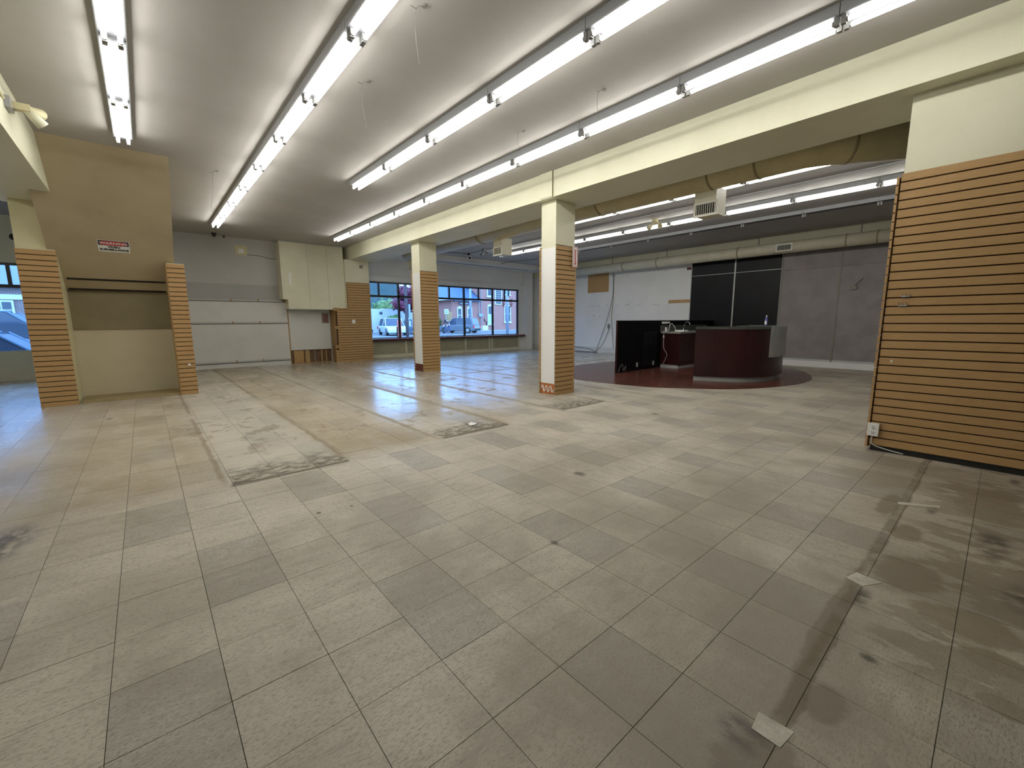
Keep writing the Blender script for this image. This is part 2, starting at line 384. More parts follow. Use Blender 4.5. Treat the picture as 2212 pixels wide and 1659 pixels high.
# ------------------------------------------------------------------ floor
ZC = 3.50; XR = 13.55; YW = 11.30; XL = -5.0; YF = -7.0
floor = struct('floor'); floor_slab = B((XL, YF, -.15), (XR+.2, YW+.15, -.004)).build('slab', 'slab', floor)
def is_gray(a, b):
    k = b//3
    if b % 3 == 0: return False
    return a % 3 == (1 if k % 2 else 0)
cells = []
cv = Vector((cam.matrix_world.translation.x, cam.matrix_world.translation.y))
f2 = Vector((fw.x, fw.y)).normalized(); r2 = Vector((rt0.x, rt0.y))
for a in range(int(XL//T)+1, int(XR//T)+1):
    for b in range(-22, int(YW//T)+1):
        c = Vector(((a+.5)*T, (b+.5)*T)); d = c-cv; de = d.dot(f2); la = abs(d.dot(r2))
        vis = de > .8 and la < de*1.26+.4
        cells.append(((0 if vis else 1), d.length, a, b))
cells.sort()
G = .0011
tm = {}
for g, nm in ((False, 'tile'), (True, 'tile_gray')):
    tm[g] = MB().box((G, G, -.004), (T-G, T-G, 0)).mesh('tile', nm)
rest = {False: MB(), True: MB()}
for i, (v, d, a, b) in enumerate(cells):
    g = is_gray(a, b); dz = random.uniform(-.0006, .0003)
    x1 = min((a+1)*T, XR+.1)
    if i < 300:
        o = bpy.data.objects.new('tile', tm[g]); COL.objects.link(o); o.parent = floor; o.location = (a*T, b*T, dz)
    else:
        n = len(rest[g].v); x0, y0, xx, yy, z = a*T+G, b*T+G, x1-G, min((b+1)*T, YW+.1)-G, dz
        rest[g].v += [(x0, y0, z), (xx, y0, z), (xx, yy, z), (x0, yy, z), (x0, y0, -.004), (xx, y0, -.004), (xx, yy, -.004), (x0, yy, -.004)]
        rest[g].f += [(n, n+1, n+2, n+3), (n, n+4, n+5, n+1), (n+1, n+5, n+6, n+2), (n+2, n+6, n+7, n+3), (n+3, n+7, n+4, n)]
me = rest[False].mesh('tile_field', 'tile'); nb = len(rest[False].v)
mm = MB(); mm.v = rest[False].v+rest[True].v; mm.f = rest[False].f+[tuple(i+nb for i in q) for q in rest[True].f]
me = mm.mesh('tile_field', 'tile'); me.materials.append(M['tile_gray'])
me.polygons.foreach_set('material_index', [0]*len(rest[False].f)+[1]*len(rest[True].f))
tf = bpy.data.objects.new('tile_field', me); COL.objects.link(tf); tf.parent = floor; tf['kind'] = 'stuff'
for pts in ([(1.485, -2.450), (1.487, -2.372), (1.562, -2.366), (1.570, -2.462)], [(2.622, -2.44), (2.650, -2.372), (2.742, -2.398), (2.722, -2.495)], [(3.925, -2.402), (3.975, -2.392), (4.10, -2.59), (4.05, -2.59)]):
    MB().prism(pts, -.001, .0016).build('tile_chip', 'chip', floor, label='pale broken corner of tile')
# red plank inlay round the counter
redp = [(7.05, 3.15), (7.08, 2.25), (7.26, 1.45), (7.58, .97), (8.06, .38), (8.8, -.02), (9.63, -.24), (10.38, -.25), (11.0, -.13), (11.7, .12), (12.27, .42), (12.8, .95), (13.2, 2.0), (13.2, 3.6), (12.2, 4.6), (10.8, 4.95), (9.4, 5.0), (8.1, 4.5), (7.3, 3.9)]
rc = [(p[0], p[1]) for p in cat([(x, y, 0) for x, y in redp], 5, True)]
ri = MB().prism(rc, .0005, .004).build('floor_inlay', 'redfloor'); ri['kind'] = 'structure'; ri.name = 'floor_inlay'
# ------------------------------------------------------------------ ceiling and walls
ce = B((XL, YF, ZC), (XR+.2, YW+.15, ZC+.2)).build('ceiling', 'ceiling'); ce['kind'] = 'structure'
def wall(name, mat, boxes):
    m = MB()
    for a, b in boxes: m.box(a, b)
    o = m.build(name, mat); o['kind'] = 'structure'; return o
WX0, WX1, WZ0, WZ1 = 5.76, 12.74, .66, 2.58
# window wall: right shopfront, solid wall behind the gray panels, left shopfront
wall('wall_back', 'white', [((5.0, YW, WZ1), (XR+.2, YW+.15, ZC)), ((12.74, YW, -.15), (XR+.2, YW+.15, WZ1)), ((5.0, YW, -.15), (12.74, YW+.15, WZ0-.04))])
wall('wall_back', 'graywall', [((-.8, YW-.18, -.15), (5.0, YW+.15, ZC))])
wall('wall_back', 'cream', [((XL, YW, WZ1-.06), (-.8, YW+.15, ZC)), ((XL, YW, -.15), (-.8, YW+.15, .64)), ((XL, YW, .64), (-3.9, YW+.15, WZ1-.06))])
wall('wall_right', 'white', [((XR, YF, -.15), (XR+.2, YW+.15, ZC))])
wall('wall_right', 'cream', [((XR-.03, -2.5, 3.12), (XR, YW, ZC))])
wall('wall_left', 'white', [((XL-.2, YF, -.15), (XL, YW+.15, ZC))])
wall('wall_front', 'white', [((XL, YF-.2, -.15), (XR+.2, YF, ZC))])
wall('wall_partition', 'cream', [((5.37, YF, 0), (6.0, -2.02, 3.12))])
# beams
tr = B((5.17, YF, 3.12), (6.0, YW, ZC)).build('trim_1', 'cream'); tr['kind'] = 'structure'
tr = B((5.155, 2.02, 3.135), (5.17, 2.30, ZC)).build('trim_1', 'cream'); tr['kind'] = 'structure'
tr = B((5.150, 2.016, 3.12), (5.17, 2.024, ZC)).build('trim_1', 'ductseam'); tr['kind'] = 'structure'
tr = B((-1.14, YF, 2.95), (-.555, 6.75, ZC)).build('trim_2', 'cream'); tr['kind'] = 'structure'
# dropped bulkhead over the shopfront, with a light strip
tr = B((6.0, 10.2, 3.34), (XR, YW, ZC)).build('trim_3', 'white'); tr['kind'] = 'structure'
# stair enclosure: sloping soffit, recess back wall, side piers
sl = MB(); y0, z0, y1, z1 = 5.10, ZC, 7.04, 1.76
sl.extr([(-.74, y0-.02, ZC), (-.74, y1, z1), (-.74, y1+.02, z1+.02), (-.74, 7.3, 1.78), (-.74, 7.3, ZC)], (1.44, 0, 0))
so = sl.build('wall_stair', 'stair'); so['kind'] = 'structure'
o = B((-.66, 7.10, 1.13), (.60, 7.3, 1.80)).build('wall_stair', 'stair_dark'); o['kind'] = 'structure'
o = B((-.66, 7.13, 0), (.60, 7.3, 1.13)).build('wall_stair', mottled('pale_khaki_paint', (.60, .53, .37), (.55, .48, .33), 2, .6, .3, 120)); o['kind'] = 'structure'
o = B((-.74, 7.3, 0), (.72, YW-.18, ZC)).build('wall_stair', 'stair'); o['kind'] = 'structure'
o = B((-.63, 6.46, .0), (.585, 7.13, .035)).build('floor_step', mottled('khaki_step', (.36, .29, .15), (.30, .24, .12), 4)); o['kind'] = 'structure'
M['pier'] = mottled('pier_paint', (.66, .61, .38), (.60, .55, .34), 2, .6, .2, 100)
# ------------------------------------------------------------------ slats
PITCH = .0762
slat_cache = {}
def slats(parent, axis, plane, sgn, u0, u1, n=32, z0=0.0, thick=.018, mat='mdf', skip=lambda i: (0, 0)):
    """boards parallel to the given horizontal axis ('x' or 'y') standing proud of a plane"""
    off = wloc(parent)
    for i in range(n):
        s0, s1 = skip(i); a, b = u0+s0, u1+s1
        key = (axis, round(b-a, 3), sgn, mat)
        if key not in slat_cache:
            m = MB(); L = b-a; h = PITCH-.011; t = thick*sgn; c = .002*sgn
            if axis == 'x': pts = [(0, 0), (t-c, 0), (t, .002), (t, h-.002), (t-c, h), (0, h)]; m.extr([(0, p, q) for p, q in pts], (L, 0, 0))
            else: pts = [(0, 0), (t-c, 0), (t, .002), (t, h-.002), (t-c, h), (0, h)]; m.extr([(p, 0, q) for p, q in pts], (0, L, 0))
            slat_cache[key] = m.mesh('slat', mat)
        o = bpy.data.objects.new('slat', slat_cache[key]); COL.objects.link(o); o.parent = parent
        w = (a, plane, z0+i*PITCH) if axis == 'x' else (plane, a, z0+i*PITCH)
        o.location = tuple(w[k]-off[k] for k in range(3))
def column(x0, x1, y0, y1, label, base_mat):
    c = thing('column', ((x0+x1)/2, (y0+y1)/2, 0), label, 'column')
    B((x0, y0+.024, 0), (x1-.024, y1-.024, 3.12)).build('shaft', 'cream', c)
    B((x0-.004, y0+.024, .19), (x0, y1-.024, 2.40)).build('white_facing', 'signwhite', c, label='white painted lower facing')
    for ax, pl, sg, a, b in (('x', y0+.006+.018-.0, -1, x0, x1), ('x', y1-.024, 1, x0-.028, x1), ('y', x1-.024, 1, y0+.02, y1-.02)):
        slats(c, ax, pl, sg, a, b)
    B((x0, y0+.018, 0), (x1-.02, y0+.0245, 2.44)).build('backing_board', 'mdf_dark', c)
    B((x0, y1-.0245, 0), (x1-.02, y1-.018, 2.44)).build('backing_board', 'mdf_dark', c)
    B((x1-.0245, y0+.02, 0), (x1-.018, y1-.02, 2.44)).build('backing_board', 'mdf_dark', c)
    b = B((x0-.006, y0+.03, .005), (x0, y1-.03, .185)).build('base_patch', base_mat, c, label='exposed old paint patch at the foot')
    return c
c1 = column(5.30, 5.775, 2.05, 2.42, 'square column nearest the camera, red arrow sign and orange patch at its foot', 'orange')
m = MB(); pts = []
for i in range(85):
    t = i/84; q_ = math.sin(t*math.pi*6); pts.append((5.290, 2.37-t*.28, .095+.048*math.copysign(abs(q_)**.45, q_)))
m.tube(pts, .009, 6); m.build('squiggle', 'signwhite', c1)
c2 = column(5.35, 5.84, 6.56, 6.99, 'square column farther back, dark brown patch at its foot', 'redbrown')
# right partition slatwall
p = thing('slatwall_panel', (5.36, -4.5, 0), 'large brown slatwall panel covering the partition at the right edge', 'slatwall')
B((5.352, YF+.02, .0), (5.37, -2.02, .055)).build('kick_strip', 'dark', p)
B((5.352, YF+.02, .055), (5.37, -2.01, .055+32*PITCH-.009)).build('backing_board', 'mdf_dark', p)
slats(p, 'y', 5.355, -1, YF+.05, -2.012, 32, .055)
pe_ = thing('slatwall_panel', (5.6, -2.0, 0), 'slatwall on the hidden end of the right partition, only its notched edge showing', 'slatwall')
B((5.36, -2.008, .03), (6.0, -2.002, .03+32*PITCH-.009)).build('backing_board', 'mdf_dark', pe_)
slats(pe_, 'x', -2.001, 1, 5.325, 6.0, 32, .03)
# left piers with slat fronts
def pier(x0, x1, label, n=29, xs=None):
    c = thing('slatted_pier', ((x0+x1)/2, 6.9, 0), label, 'pier')
    B((x0+.01, 6.44, 0), (x1-.005, 7.12, n*PITCH if x0 > 0 else 2.95)).build('shaft', 'pier', c)
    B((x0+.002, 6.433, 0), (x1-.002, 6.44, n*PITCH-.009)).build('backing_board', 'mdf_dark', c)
    slats(c, 'x', 6.434, -1, x0, x1, n)
    return c
pier(-1.055, -.655, 'wide slatted pier left of the stair recess', 30)
rp = pier(.585, .825, 'narrow slatted pier right of the stair recess')
B((.575, 6.434, 0), (.585, 6.75, 29*PITCH-.009)).build('side_slat_edge', 'mdf', rp)
o = B((.72, 6.395, .50), (.76, 6.418, .53)).build('sticker', 'signwhite'); o['label'] = 'small white sticker on the narrow left pier'; o['category'] = 'sticker'
# pilaster slatwall next to the shopfront
c = thing('slatwall_panel', (5.2, 10.7, 0), 'brown slatwall pilaster beside the shopfront window, stepped left edge', 'slatwall')
B((5.02, 10.62, 0), (5.765, YW, 3.12)).build('shaft', 'cream', c)
B((4.66, 10.64, 0), (5.02, YW-.18, 1.65)).build('furring', 'wood', c)
B((4.66, 10.612, 0), (5.765, 10.62, 1.60)).build('backing_board', 'mdf_dark', c); B((5.03, 10.612, 1.60), (5.765, 10.62, 32*PITCH)).build('backing_board', 'mdf_dark', c)
def sk(i):
    z = i*PITCH
    return (0 if (z < .42) else (-.0 if z < 1.60 else .42), 0)
slats(c, 'x', 10.614, -1, 4.60, 5.77, 32, 0, skip=lambda i: ((0, 0) if i < 5 else ((.10, 0) if i < 21 else (.44, 0))))
for z in (1.57, 1.02, .44): B((4.60, 10.60, z), (4.74, 10.614, z+.09)).build('batten', 'wood', c)
o = B((5.14, 10.585, 1.19), (5.24, 10.597, 1.30)).build('wall_switch', 'plastic'); o['label'] = 'white switch plate on the slatted pilaster'; o['category'] = 'switch'
o = MB().tube([(5.52, 10.61, 2.93), (5.52, 10.56, 2.93)], .05, 14).build('alarm_bell', 'wire', smooth=True); o['label'] = 'small round gray sounder high on the cream pilaster'; o['category'] = 'alarm'
# ------------------------------------------------------------------ gray panelled wall (left of pilaster)
gp = thing('wall_panelling', (2.2, 11.0, 0), 'gray wall panelling with three ledger rails between pier and pilaster', 'wall panelling')
yb = YW-.18
for z0, z1, mt in ((.0, .12, 'graylow'), (.145, 1.19, 'graylow'), (1.225, 1.80, 'graylow')):
    B((.83, yb-.05, z0), (3.43, yb, z1)).build('panel', mt, gp)
for z0 in (.12, 1.19, 1.80):
    B((.83, yb-.062, z0), (3.43, yb, z0+.012)).build('rail_gap', 'dark', gp)
    B((.83, yb-.056, z0+.012), (3.43, yb, z0+.055)).build('ledger_rail', 'graywall', gp)
    for x in (2.05, 2.70):
        B((x, yb-.062, z0+.01), (x+.03, yb-.05, z0+.075)).build('clip', 'wood', gp)
B((3.36, yb-.064, 1.80), (3.44, yb-.05, 1.90)).build('clip', 'wood', gp)
B((3.43, yb-.055, 0), (3.455, yb, 1.80)).build('end_trim', 'wood', gp)
B((.83, yb-.010, 1.86), (3.26, yb, 2.27)).build('upper_panel', mottled('gray_band_paint', (.40, .40, .39), (.36, .36, .35), 1.2), gp)
# cream boxing with three boards
cb = thing('boxing', (4.15, 10.9, 1.62), 'cream painted boarded box high on the wall left of the pilaster', 'boxing')
for x0, x1, z0 in ((3.27, 3.985, 1.62), (3.99, 4.53, 1.62), (4.535, 5.015, 1.62)):
    B((x0 if x0 > 3.3 else 3.40, 10.70, 1.62), (x1, yb, 1.88)).build('board', 'cream', cb)
    B((x0, 10.70, 1.88), (x1, yb, 3.46)).build('board', 'cream', cb)
B((3.27, 10.72, 3.46), (5.01, yb, ZC-.004)).build('board', 'graywall', cb)
B((3.39, 10.698, 1.60), (5.02, yb, 1.62)).build('bottom_trim', 'graywall', cb)
o = B((3.46, 10.692, 2.30), (3.53, 10.70, 2.62)).build('paper_label', 'signwhite'); o['label'] = 'faded pale strip on the cream boxing'; o['category'] = 'label'
# white panel, open stud cavity
wp = thing('wall_panel', (4.05, 11.0, .41), 'white square panel above the open stud cavity', 'panel')
B((3.46, yb-.045, .42), (4.62, yb, 1.62)).build('board', 'graylow', wp)
B((3.46, yb-.05, .41), (4.62, yb-.002, .425)).build('bottom_trim', 'plastic', wp)
cv_ = thing('stud_cavity', (4.05, 11.0, 0), 'open stud cavity with bare wood at the foot of the wall', 'cavity')
B((3.46, yb-.012, .0), (4.62, yb-.001, .41)).build('back_board', 'cavity', cv_)
for x0, x1, mt in ((3.47, 3.52, 'cavity'), (3.53, 3.80, 'osb'), (3.84, 3.97, 'stud'), (4.10, 4.13, 'wire'), (4.30, 4.34, 'stud'), (4.44, 4.47, 'stud')):
    B((x0, yb-.045, .02), (x1, yb-.012, .40)).build('stud', mt, cv_)
B((3.46, yb-.05, 0), (4.62, yb-.012, .02)).build('sole_plate', 'wood', cv_)
B((3.46, yb-.05, .385), (4.62, yb-.012, .41)).build('nogging', 'cavity', cv_)
pf = thing('framed_plaque', (4.49, yb-.05, 1.19), 'small brown plaque with pale frame on the white panel', 'plaque')
B((4.39, yb-.055, 1.20), (4.59, yb-.045, 1.51)).build('frame', 'wire', pf)
B((4.43, yb-.060, 1.22), (4.58, yb-.055, 1.46)).build('plate', plain('plaque_brown', (.20, .10, .085), .5), pf)
pb = thing('junction_patch', (2.43, yb, 3.07), 'unpainted square patch with mounting plate high on gray wall', 'wall plate')
B((2.29, yb-.008, 3.06), (2.56, yb, 3.31)).build('patch', 'pier', pb)
B((2.36, yb-.02, 3.10), (2.48, yb-.008, 3.22)).build('plate', 'signwhite', pb)
o = MB().tube(cat([(2.55, yb-.012, 3.08), (2.85, yb-.012, 3.07), (3.05, yb-.012, 3.03), (3.27, yb-.012, 3.02)], 4), .007, 6).build('cable', 'cable'); o['label'] = 'gray cable running from the square patch to the cream boxing'; o['category'] = 'cable'
# ------------------------------------------------------------------ shopfront windows
def window(name, x0, x1, mains, tops, z0, z1, ztr, yb=YW+.03):
    w = struct(name, ((x0+x1)/2, yb, z0)); fz = .05
    B((x0, yb, z0), (x1, yb+.06, z0+.03)).build('frame', 'black', w)
    B((x0, yb, z1-fz), (x1, yb+.06, z1)).build('frame', 'black', w)
    B((x0, yb, ztr-.035), (x1, yb+.06, ztr+.035)).build('transom', 'black', w)
    for x in mains: B((x-.035, yb, z0+.03), (x+.035, yb+.06, z1-fz)).build('mullion', 'black', w)
    for x in tops: B((x-.03, yb, ztr+.035), (x+.03, yb+.06, z1-fz)).build('mullion', 'black', w)
    for a, b in zip(mains[:-1], mains[1:]):
        B((a+.035, yb+.03, z0+.03), (b-.035, yb+.036, ztr-.035)).build('pane', 'glass', w)
    al = sorted(set(mains+tops))
    for a, b in zip(al[:-1], al[1:]):
        B((a+.033, yb+.03, ztr+.035), (b-.033, yb+.036, z1-fz)).build('pane', 'glass', w)
    return w
wr = window('window_1', 5.77, 12.74, [5.82, 7.10, 8.55, 9.88, 11.31, 12.69], [6.38, 7.8, 9.20, 10.59, 11.96], .66, 2.58, 2.10)
wl = window('window_2', -3.9, -.8, [-3.85, -2.4, -.85], [-3.1, -1.87], .62, 2.52, 2.03)
B((6.6, YW-.0, 2.06), (6.9, YW+.03, 2.10)).build('bracket', 'black', wr)
si = thing('window_sill', (9.2, YW-.1, .60), 'burgundy edged sill board along the shopfront window', 'sill')
B((5.77, YW-.20, .60), (12.95, YW+.03, .645)).build('sill_board', 'sill', si)
B((5.77, YW-.19, .645), (12.90, YW+.03, .66)).build('sill_top', 'stainless', si)
B((5.77, YW-.21, .575), (12.95, YW-.17, .60)).build('sill_edge', 'black', si)
kw = thing('knee_wall', (9.2, YW-.02, 0), 'khaki knee wall with cream battens below the shopfront sill', 'knee wall')
B((5.77, YW-.02, .0), (12.74, YW, .58)).build('wall_board', 'kneewall', kw)
B((5.77, YW-.055, .0), (12.74, YW-.02, .11)).build('base_rail', 'cream', kw)
for x in (7.27, 8.5, 9.85, 11.05, 11.19, 12.70): B((x-.035, YW-.055, .11), (x+.035, YW-.02, .575)).build('batten', 'cream', kw)
o = B((5.77, YW-.06, 2.60), (13.0, YW, 2.76)).build('trim_4', 'white'); o['kind'] = 'structure'
o = B((12.95, 11.02, 0), (13.3, YW, 3.34)).build('trim_5', 'white'); o['kind'] = 'structure'
o = B((7.0, 10.55, 3.325), (12.6, 10.68, 3.34)).build('light_strip', 'fixture'); o['label'] = 'unlit white strip fitting under the shopfront bulkhead'; o['category'] = 'strip light'
# ------------------------------------------------------------------ lights
def fixture_proto(tubes=2, lit=True):
    t = thing('fluorescent_light', (0, 0, 0), '', 'ceiling light', 'fluorescent fixtures')
    L = 1.215
    h = MB(); w = .088
    h.extr([(-w, 0, .0), (-w, 0, -.066), (-w+.006, 0, -.074), (w-.006, 0, -.074), (w, 0, -.066), (w, 0, 0)], (0, L, 0)); h.build('housing', 'fixture', t)
    B((-w+.008, .005, -.0755), (w-.008, L-.005, -.074)).build('dimmed_channel', 'dimchannel', t)  # housing underside painted darker so the gap between tubes looks dim
    xs = (-.046, .046) if tubes == 2 else (0,)
    for x in xs:
        for y in (.004, L-.034): B((x-.016, y, -.135), (x+.016, y+.03, -.064)).build('lamp_holder', 'socket', t)
        if lit: MB().tube([(x, .045, -.112), (x, L-.045, -.112)], .0165, 8).build('lamp_tube', 'tube', t, smooth=True)
        if lit:
            for y0, y1 in ((.034, .046), (L-.046, L-.034)): MB().tube([(x, y0, -.112), (x, y1, -.112)], .0172, 8).build('tube_cap', 'socket', t, smooth=True)
    return t
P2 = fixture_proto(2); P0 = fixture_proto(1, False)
used = set()
ordn = ['first', 'second', 'third', 'fourth', 'fifth', 'sixth', 'seventh', 'eighth', 'ninth', 'tenth', 'eleventh', 'twelfth']
def row(proto, x, yend, n, where, kind, z=ZC):
    for i in range(n):
        o = proto if proto.name not in used else copy_tree(proto); used.add(o.name)
        o.location = (x, yend-(i+1)*1.22, z); o['label'] = '%s fixture, %s from the window end of the %s' % (kind, ordn[i], where)
        o['category'] = 'ceiling light'; o['group'] = 'fluorescent fixtures on the ceiling'
tw = 'lit twin-tube'
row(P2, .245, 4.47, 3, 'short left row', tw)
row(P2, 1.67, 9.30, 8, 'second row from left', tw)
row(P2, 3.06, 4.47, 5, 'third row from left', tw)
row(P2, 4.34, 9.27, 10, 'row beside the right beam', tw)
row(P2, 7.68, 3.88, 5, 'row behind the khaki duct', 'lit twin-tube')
row(P2, 9.50, 8.60, 9, 'row above the counter, with added second tubes', 'lit twin-tube')  # second tube per fixture added to brighten the right bay
row(P2, -2.9, 8.2, 8, 'unseen row added to light the far left bay', 'lit twin-tube')  # out-of-view row, added to brighten the dark left corner
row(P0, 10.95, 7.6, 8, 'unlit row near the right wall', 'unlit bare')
# dark mounting rail beside rows
# ------------------------------------------------------------------ ducts
def duct(name, pts, r, mat, label, seams):
    t = thing(name, pts[0], label, 'duct')
    MB().tube(pts, r, 24).build('pipe', mat, t, smooth=True)
    for a, d in seams:
        a = Vector(a); d = Vector(d).normalized(); MB().tube([a-d*.012, a+d*.012], r+.008, 24, cap=True).build('seam_band', 'ductseam', t, smooth=True)
    return t
zc1 = 3.26
d1 = duct('air_duct', [(6.42, 9.2, zc1), (6.42, -.95, zc1), (6.5, -1.15, zc1), (6.62, -1.32, zc1), (7.12, -2.02, zc1)], .22, 'duct', 'khaki round duct hugging the beam, bending away at the right', [((6.42, y, zc1), (0, 1, 0)) for y in (7.9, 5.5, 3.1, 2.05, .15, -.45)]+[((6.62, -1.32, zc1), (.6, -.8, 0))])
zc2 = 3.10
d2 = duct('air_duct', [(13.12, 10.2, zc2), (13.12, -2.6, zc2)], .15, 'duct_lt', 'cream round duct along the right wall above the black boards', [((13.12, y, zc2), (0, 1, 0)) for y in (8.9, 6.2, 4.9, 2.4, -.05, -.62)])
for y in (8.6, 6.7, 4.6, 1.9, -.3): MB().tube([(13.12, y, zc2+.14), (13.12, y, ZC)], .012, 6).build('hanger_rod', 'wire', d2)
def register(x, y0, y1, z0, z1, label, drop=True, group=None):
    t = thing('air_register', (x, (y0+y1)/2, z0), label, 'air vent')
    if drop: B((x+.015, y0+.03, z0+.02), (x+.32, y1-.0, z1+.18)).build('drop_box', 'duct_lt', t)
    fr = .03
    for a, b in (((x, y0, z0), (x+.02, y1, z0+fr)), ((x, y0, z1-fr), (x+.02, y1, z1)), ((x, y0, z0+fr), (x+.02, y0+fr, z1-fr)), ((x, y1-fr, z0+fr), (x+.02, y1, z1-fr))):
        B(a, b).build('frame', 'grille', t)
    B((x+.012, y0+fr, z0+fr), (x+.018, y1-fr, z1-fr)).build('opening', 'dark', t)
    n = 9
    for i in range(n):
        yy = y0+fr+(y1-y0-2*fr)*(i+.5)/n; B((x+.002, yy-.005, z0+fr), (x+.012, yy+.003, z1-fr)).build('vane', 'grille', t)
    return t
register(6.42, .06, .40, 2.70, 2.90, 'white vent below the khaki duct, nearest the right partition')
register(6.42, 4.78, 5.10, 2.70, 2.90, 'white vent below the khaki duct between the two columns')
register(6.42, 8.97, 9.24, 2.72, 2.90, 'white vent at the far end of the khaki duct')
register(12.955, 1.04, 1.42, 2.99, 3.18, 'white vent on the cream wall duct', drop=False)
# conduits on the right ceiling
o = MB().tube([(8.75, -3, ZC-.012), (8.75, 9.8, ZC-.012)], .011, 6).build('conduit', 'fixture'); o['label'] = 'thin painted conduit along the ceiling between the lit right rows'; o['category'] = 'conduit'
# ------------------------------------------------------------------ right wall boards
xb = XR-.03
bb = thing('black_board', (xb, 2.7, 1.0), 'tall black wall boards with steel divider behind the counter', 'wall board')
for y0, y1 in ((2.645, 3.93), (1.42, 2.605)):
    B((xb, y0, 1.05), (XR, y1, 2.60)).build('panel', 'blackboard', bb)
    B((xb, y0, 2.615), (XR, y1, 2.99)).build('panel', 'blackboard', bb)
    B((xb+.002, y0, 2.60), (XR, y1, 2.615)).build('joint_strip', 'steel', bb)
    B((xb, y0, .0), (XR, y1, 1.05)).build('panel', 'blackboard', bb)
B((xb-.012, 2.605, 0), (XR, 2.645, 2.99)).build('divider', 'steel', bb)
B((xb-.012, 3.93, 1.2), (XR, 3.95, 2.99)).build('divider', 'steel', bb)
B((xb-.01, 1.42, 2.99), (XR, 3.95, 3.02)).build('top_rail', 'black', bb)
pg = thing('pegboard', (xb, -.5, .2), 'brownish gray pegboard sheets right of the black boards', 'pegboard')
for y0, y1 in ((.13, 1.38), (-1.15, .09), (-2.4, -1.19)):
    B((xb, y0, .20), (XR, y1, 2.55)).build('panel', 'peg', pg); B((xb, y0, 2.556), (XR, y1, 2.99)).build('panel', 'peg', pg)
for y in (1.38, .09, -1.19): B((xb-.012, y, .02), (XR, y+.04, 2.99)).build('slotted_standard', 'wire', pg)
B((xb-.01, -2.4, 2.99), (XR, 1.4, 3.02)).build('top_rail', 'black', pg)
o = B((XR-.10, -2.4, 0), (XR, 1.40, .15)).build('baseboard_right', 'white'); o['kind'] = 'structure'
o = B((XR-.04, -2.4, .15), (XR-.001, 1.40, .20)).build('baseboard_right', 'graywall'); o['kind'] = 'structure'
o = B((XR-.02, 4.0, .02), (XR, YW, .22)).build('baseboard_right', 'graylow'); o['kind'] = 'structure'
hk = thing('desk_phone_hook', (xb, -.25, 1.97), 'gray device dangling on a short wire from the pegboard', 'hook')
B((xb-.05, -.26, 1.96), (xb, -.13, 2.04)).build('body', 'wire', hk)
MB().tube([(xb-.03, -.21, 2.03), (xb-.04, -.28, 2.13), (xb-.005, -.36, 2.23)], .009, 6).build('wire_arm', 'cable', hk)
for nm, a, b, mt, lab in (
    ('plywood_patch', (XR-.014, 7.15, 2.31), (XR, 8.13, 3.0), 'osb', 'square plywood patch on the white right wall'),
    ('wood_strip', (XR-.02, 3.96, 1.80), (XR, 4.70, 1.90), 'osb', 'short wooden strip on the wall left of the black boards'),
    ('red_tag', (XR-.014, 3.97, 2.82), (XR, 4.12, 2.90), 'redbrown', 'small reddish patch by the top corner of the black boards')):
    o = B(a, b).build(nm, mt); o['label'] = lab; o['category'] = 'wall patch'
wc = thing('wall_cables', (XR, 7.1, 0), 'gray cables hanging down the white right wall into a floor loop', 'cable')
MB().tube([(XR-.012, 6.92, 2.96), (XR-.012, 6.91, 2.1), (XR-.012, 6.98, 1.4), (XR-.012, 6.83, .04)], .009, 6).build('cable', 'cable', wc)
MB().tube(cat([(XR-.016, 6.95, 2.96), (XR-.016, 6.94, 2.2), (XR-.016, 7.1, 1.5), (XR-.02, 7.35, .8), (XR-.03, 7.66, .06)], 5), .008, 6).build('cable', 'cable', wc)
MB().tube(cat([(XR-.016, 7.05, 1.0), (XR-.016, 7.14, .75), (XR-.02, 7.35, .35), (XR-.03, 7.64, .05)], 5), .008, 6).build('cable', 'cable', wc)
MB().ball((XR-.03, 7.08, 1.02), (.015, .06, .10), 8, 6).build('coil', 'cable', wc)
MB().tube(cat([(XR-.03, 7.66, .04), (XR-.05, 8.0, .14), (XR-.05, 8.5, .18), (XR-.05, 9.2, .22)], 5), .011, 6).build('cable', 'cable', wc)
MB().tube([(XR-.04, 7.6, .015), (XR-.05, 9.6, .015)], .014, 6).build('cable', 'cable', wc)
# scars of old fixings along the white wall
sc = MB()
rr = random.Random(3)
for z, n in ((1.78, 34), (2.83, 22), (1.40, 6)):
    for i in range(n):
        y = rr.uniform(4.8, 9.8) if z > 1.5 else rr.uniform(7.3, 7.9); zz = z+rr.gauss(0, .02); w = rr.uniform(.01, .05)
        sc.extr([(XR-.003, y, zz), (XR-.003, y+w, zz+rr.uniform(-.03, .03)), (XR-.003, y+w*.8, zz+.016), (XR-.003, y+.003, zz+.014)], (.002, 0, 0))
o = sc.build('plaster_scars', 'wire'); o['kind'] = 'stuff'; o['label'] = 'rows of small dark screw scars on the white right wall'; o['category'] = 'wall marks'
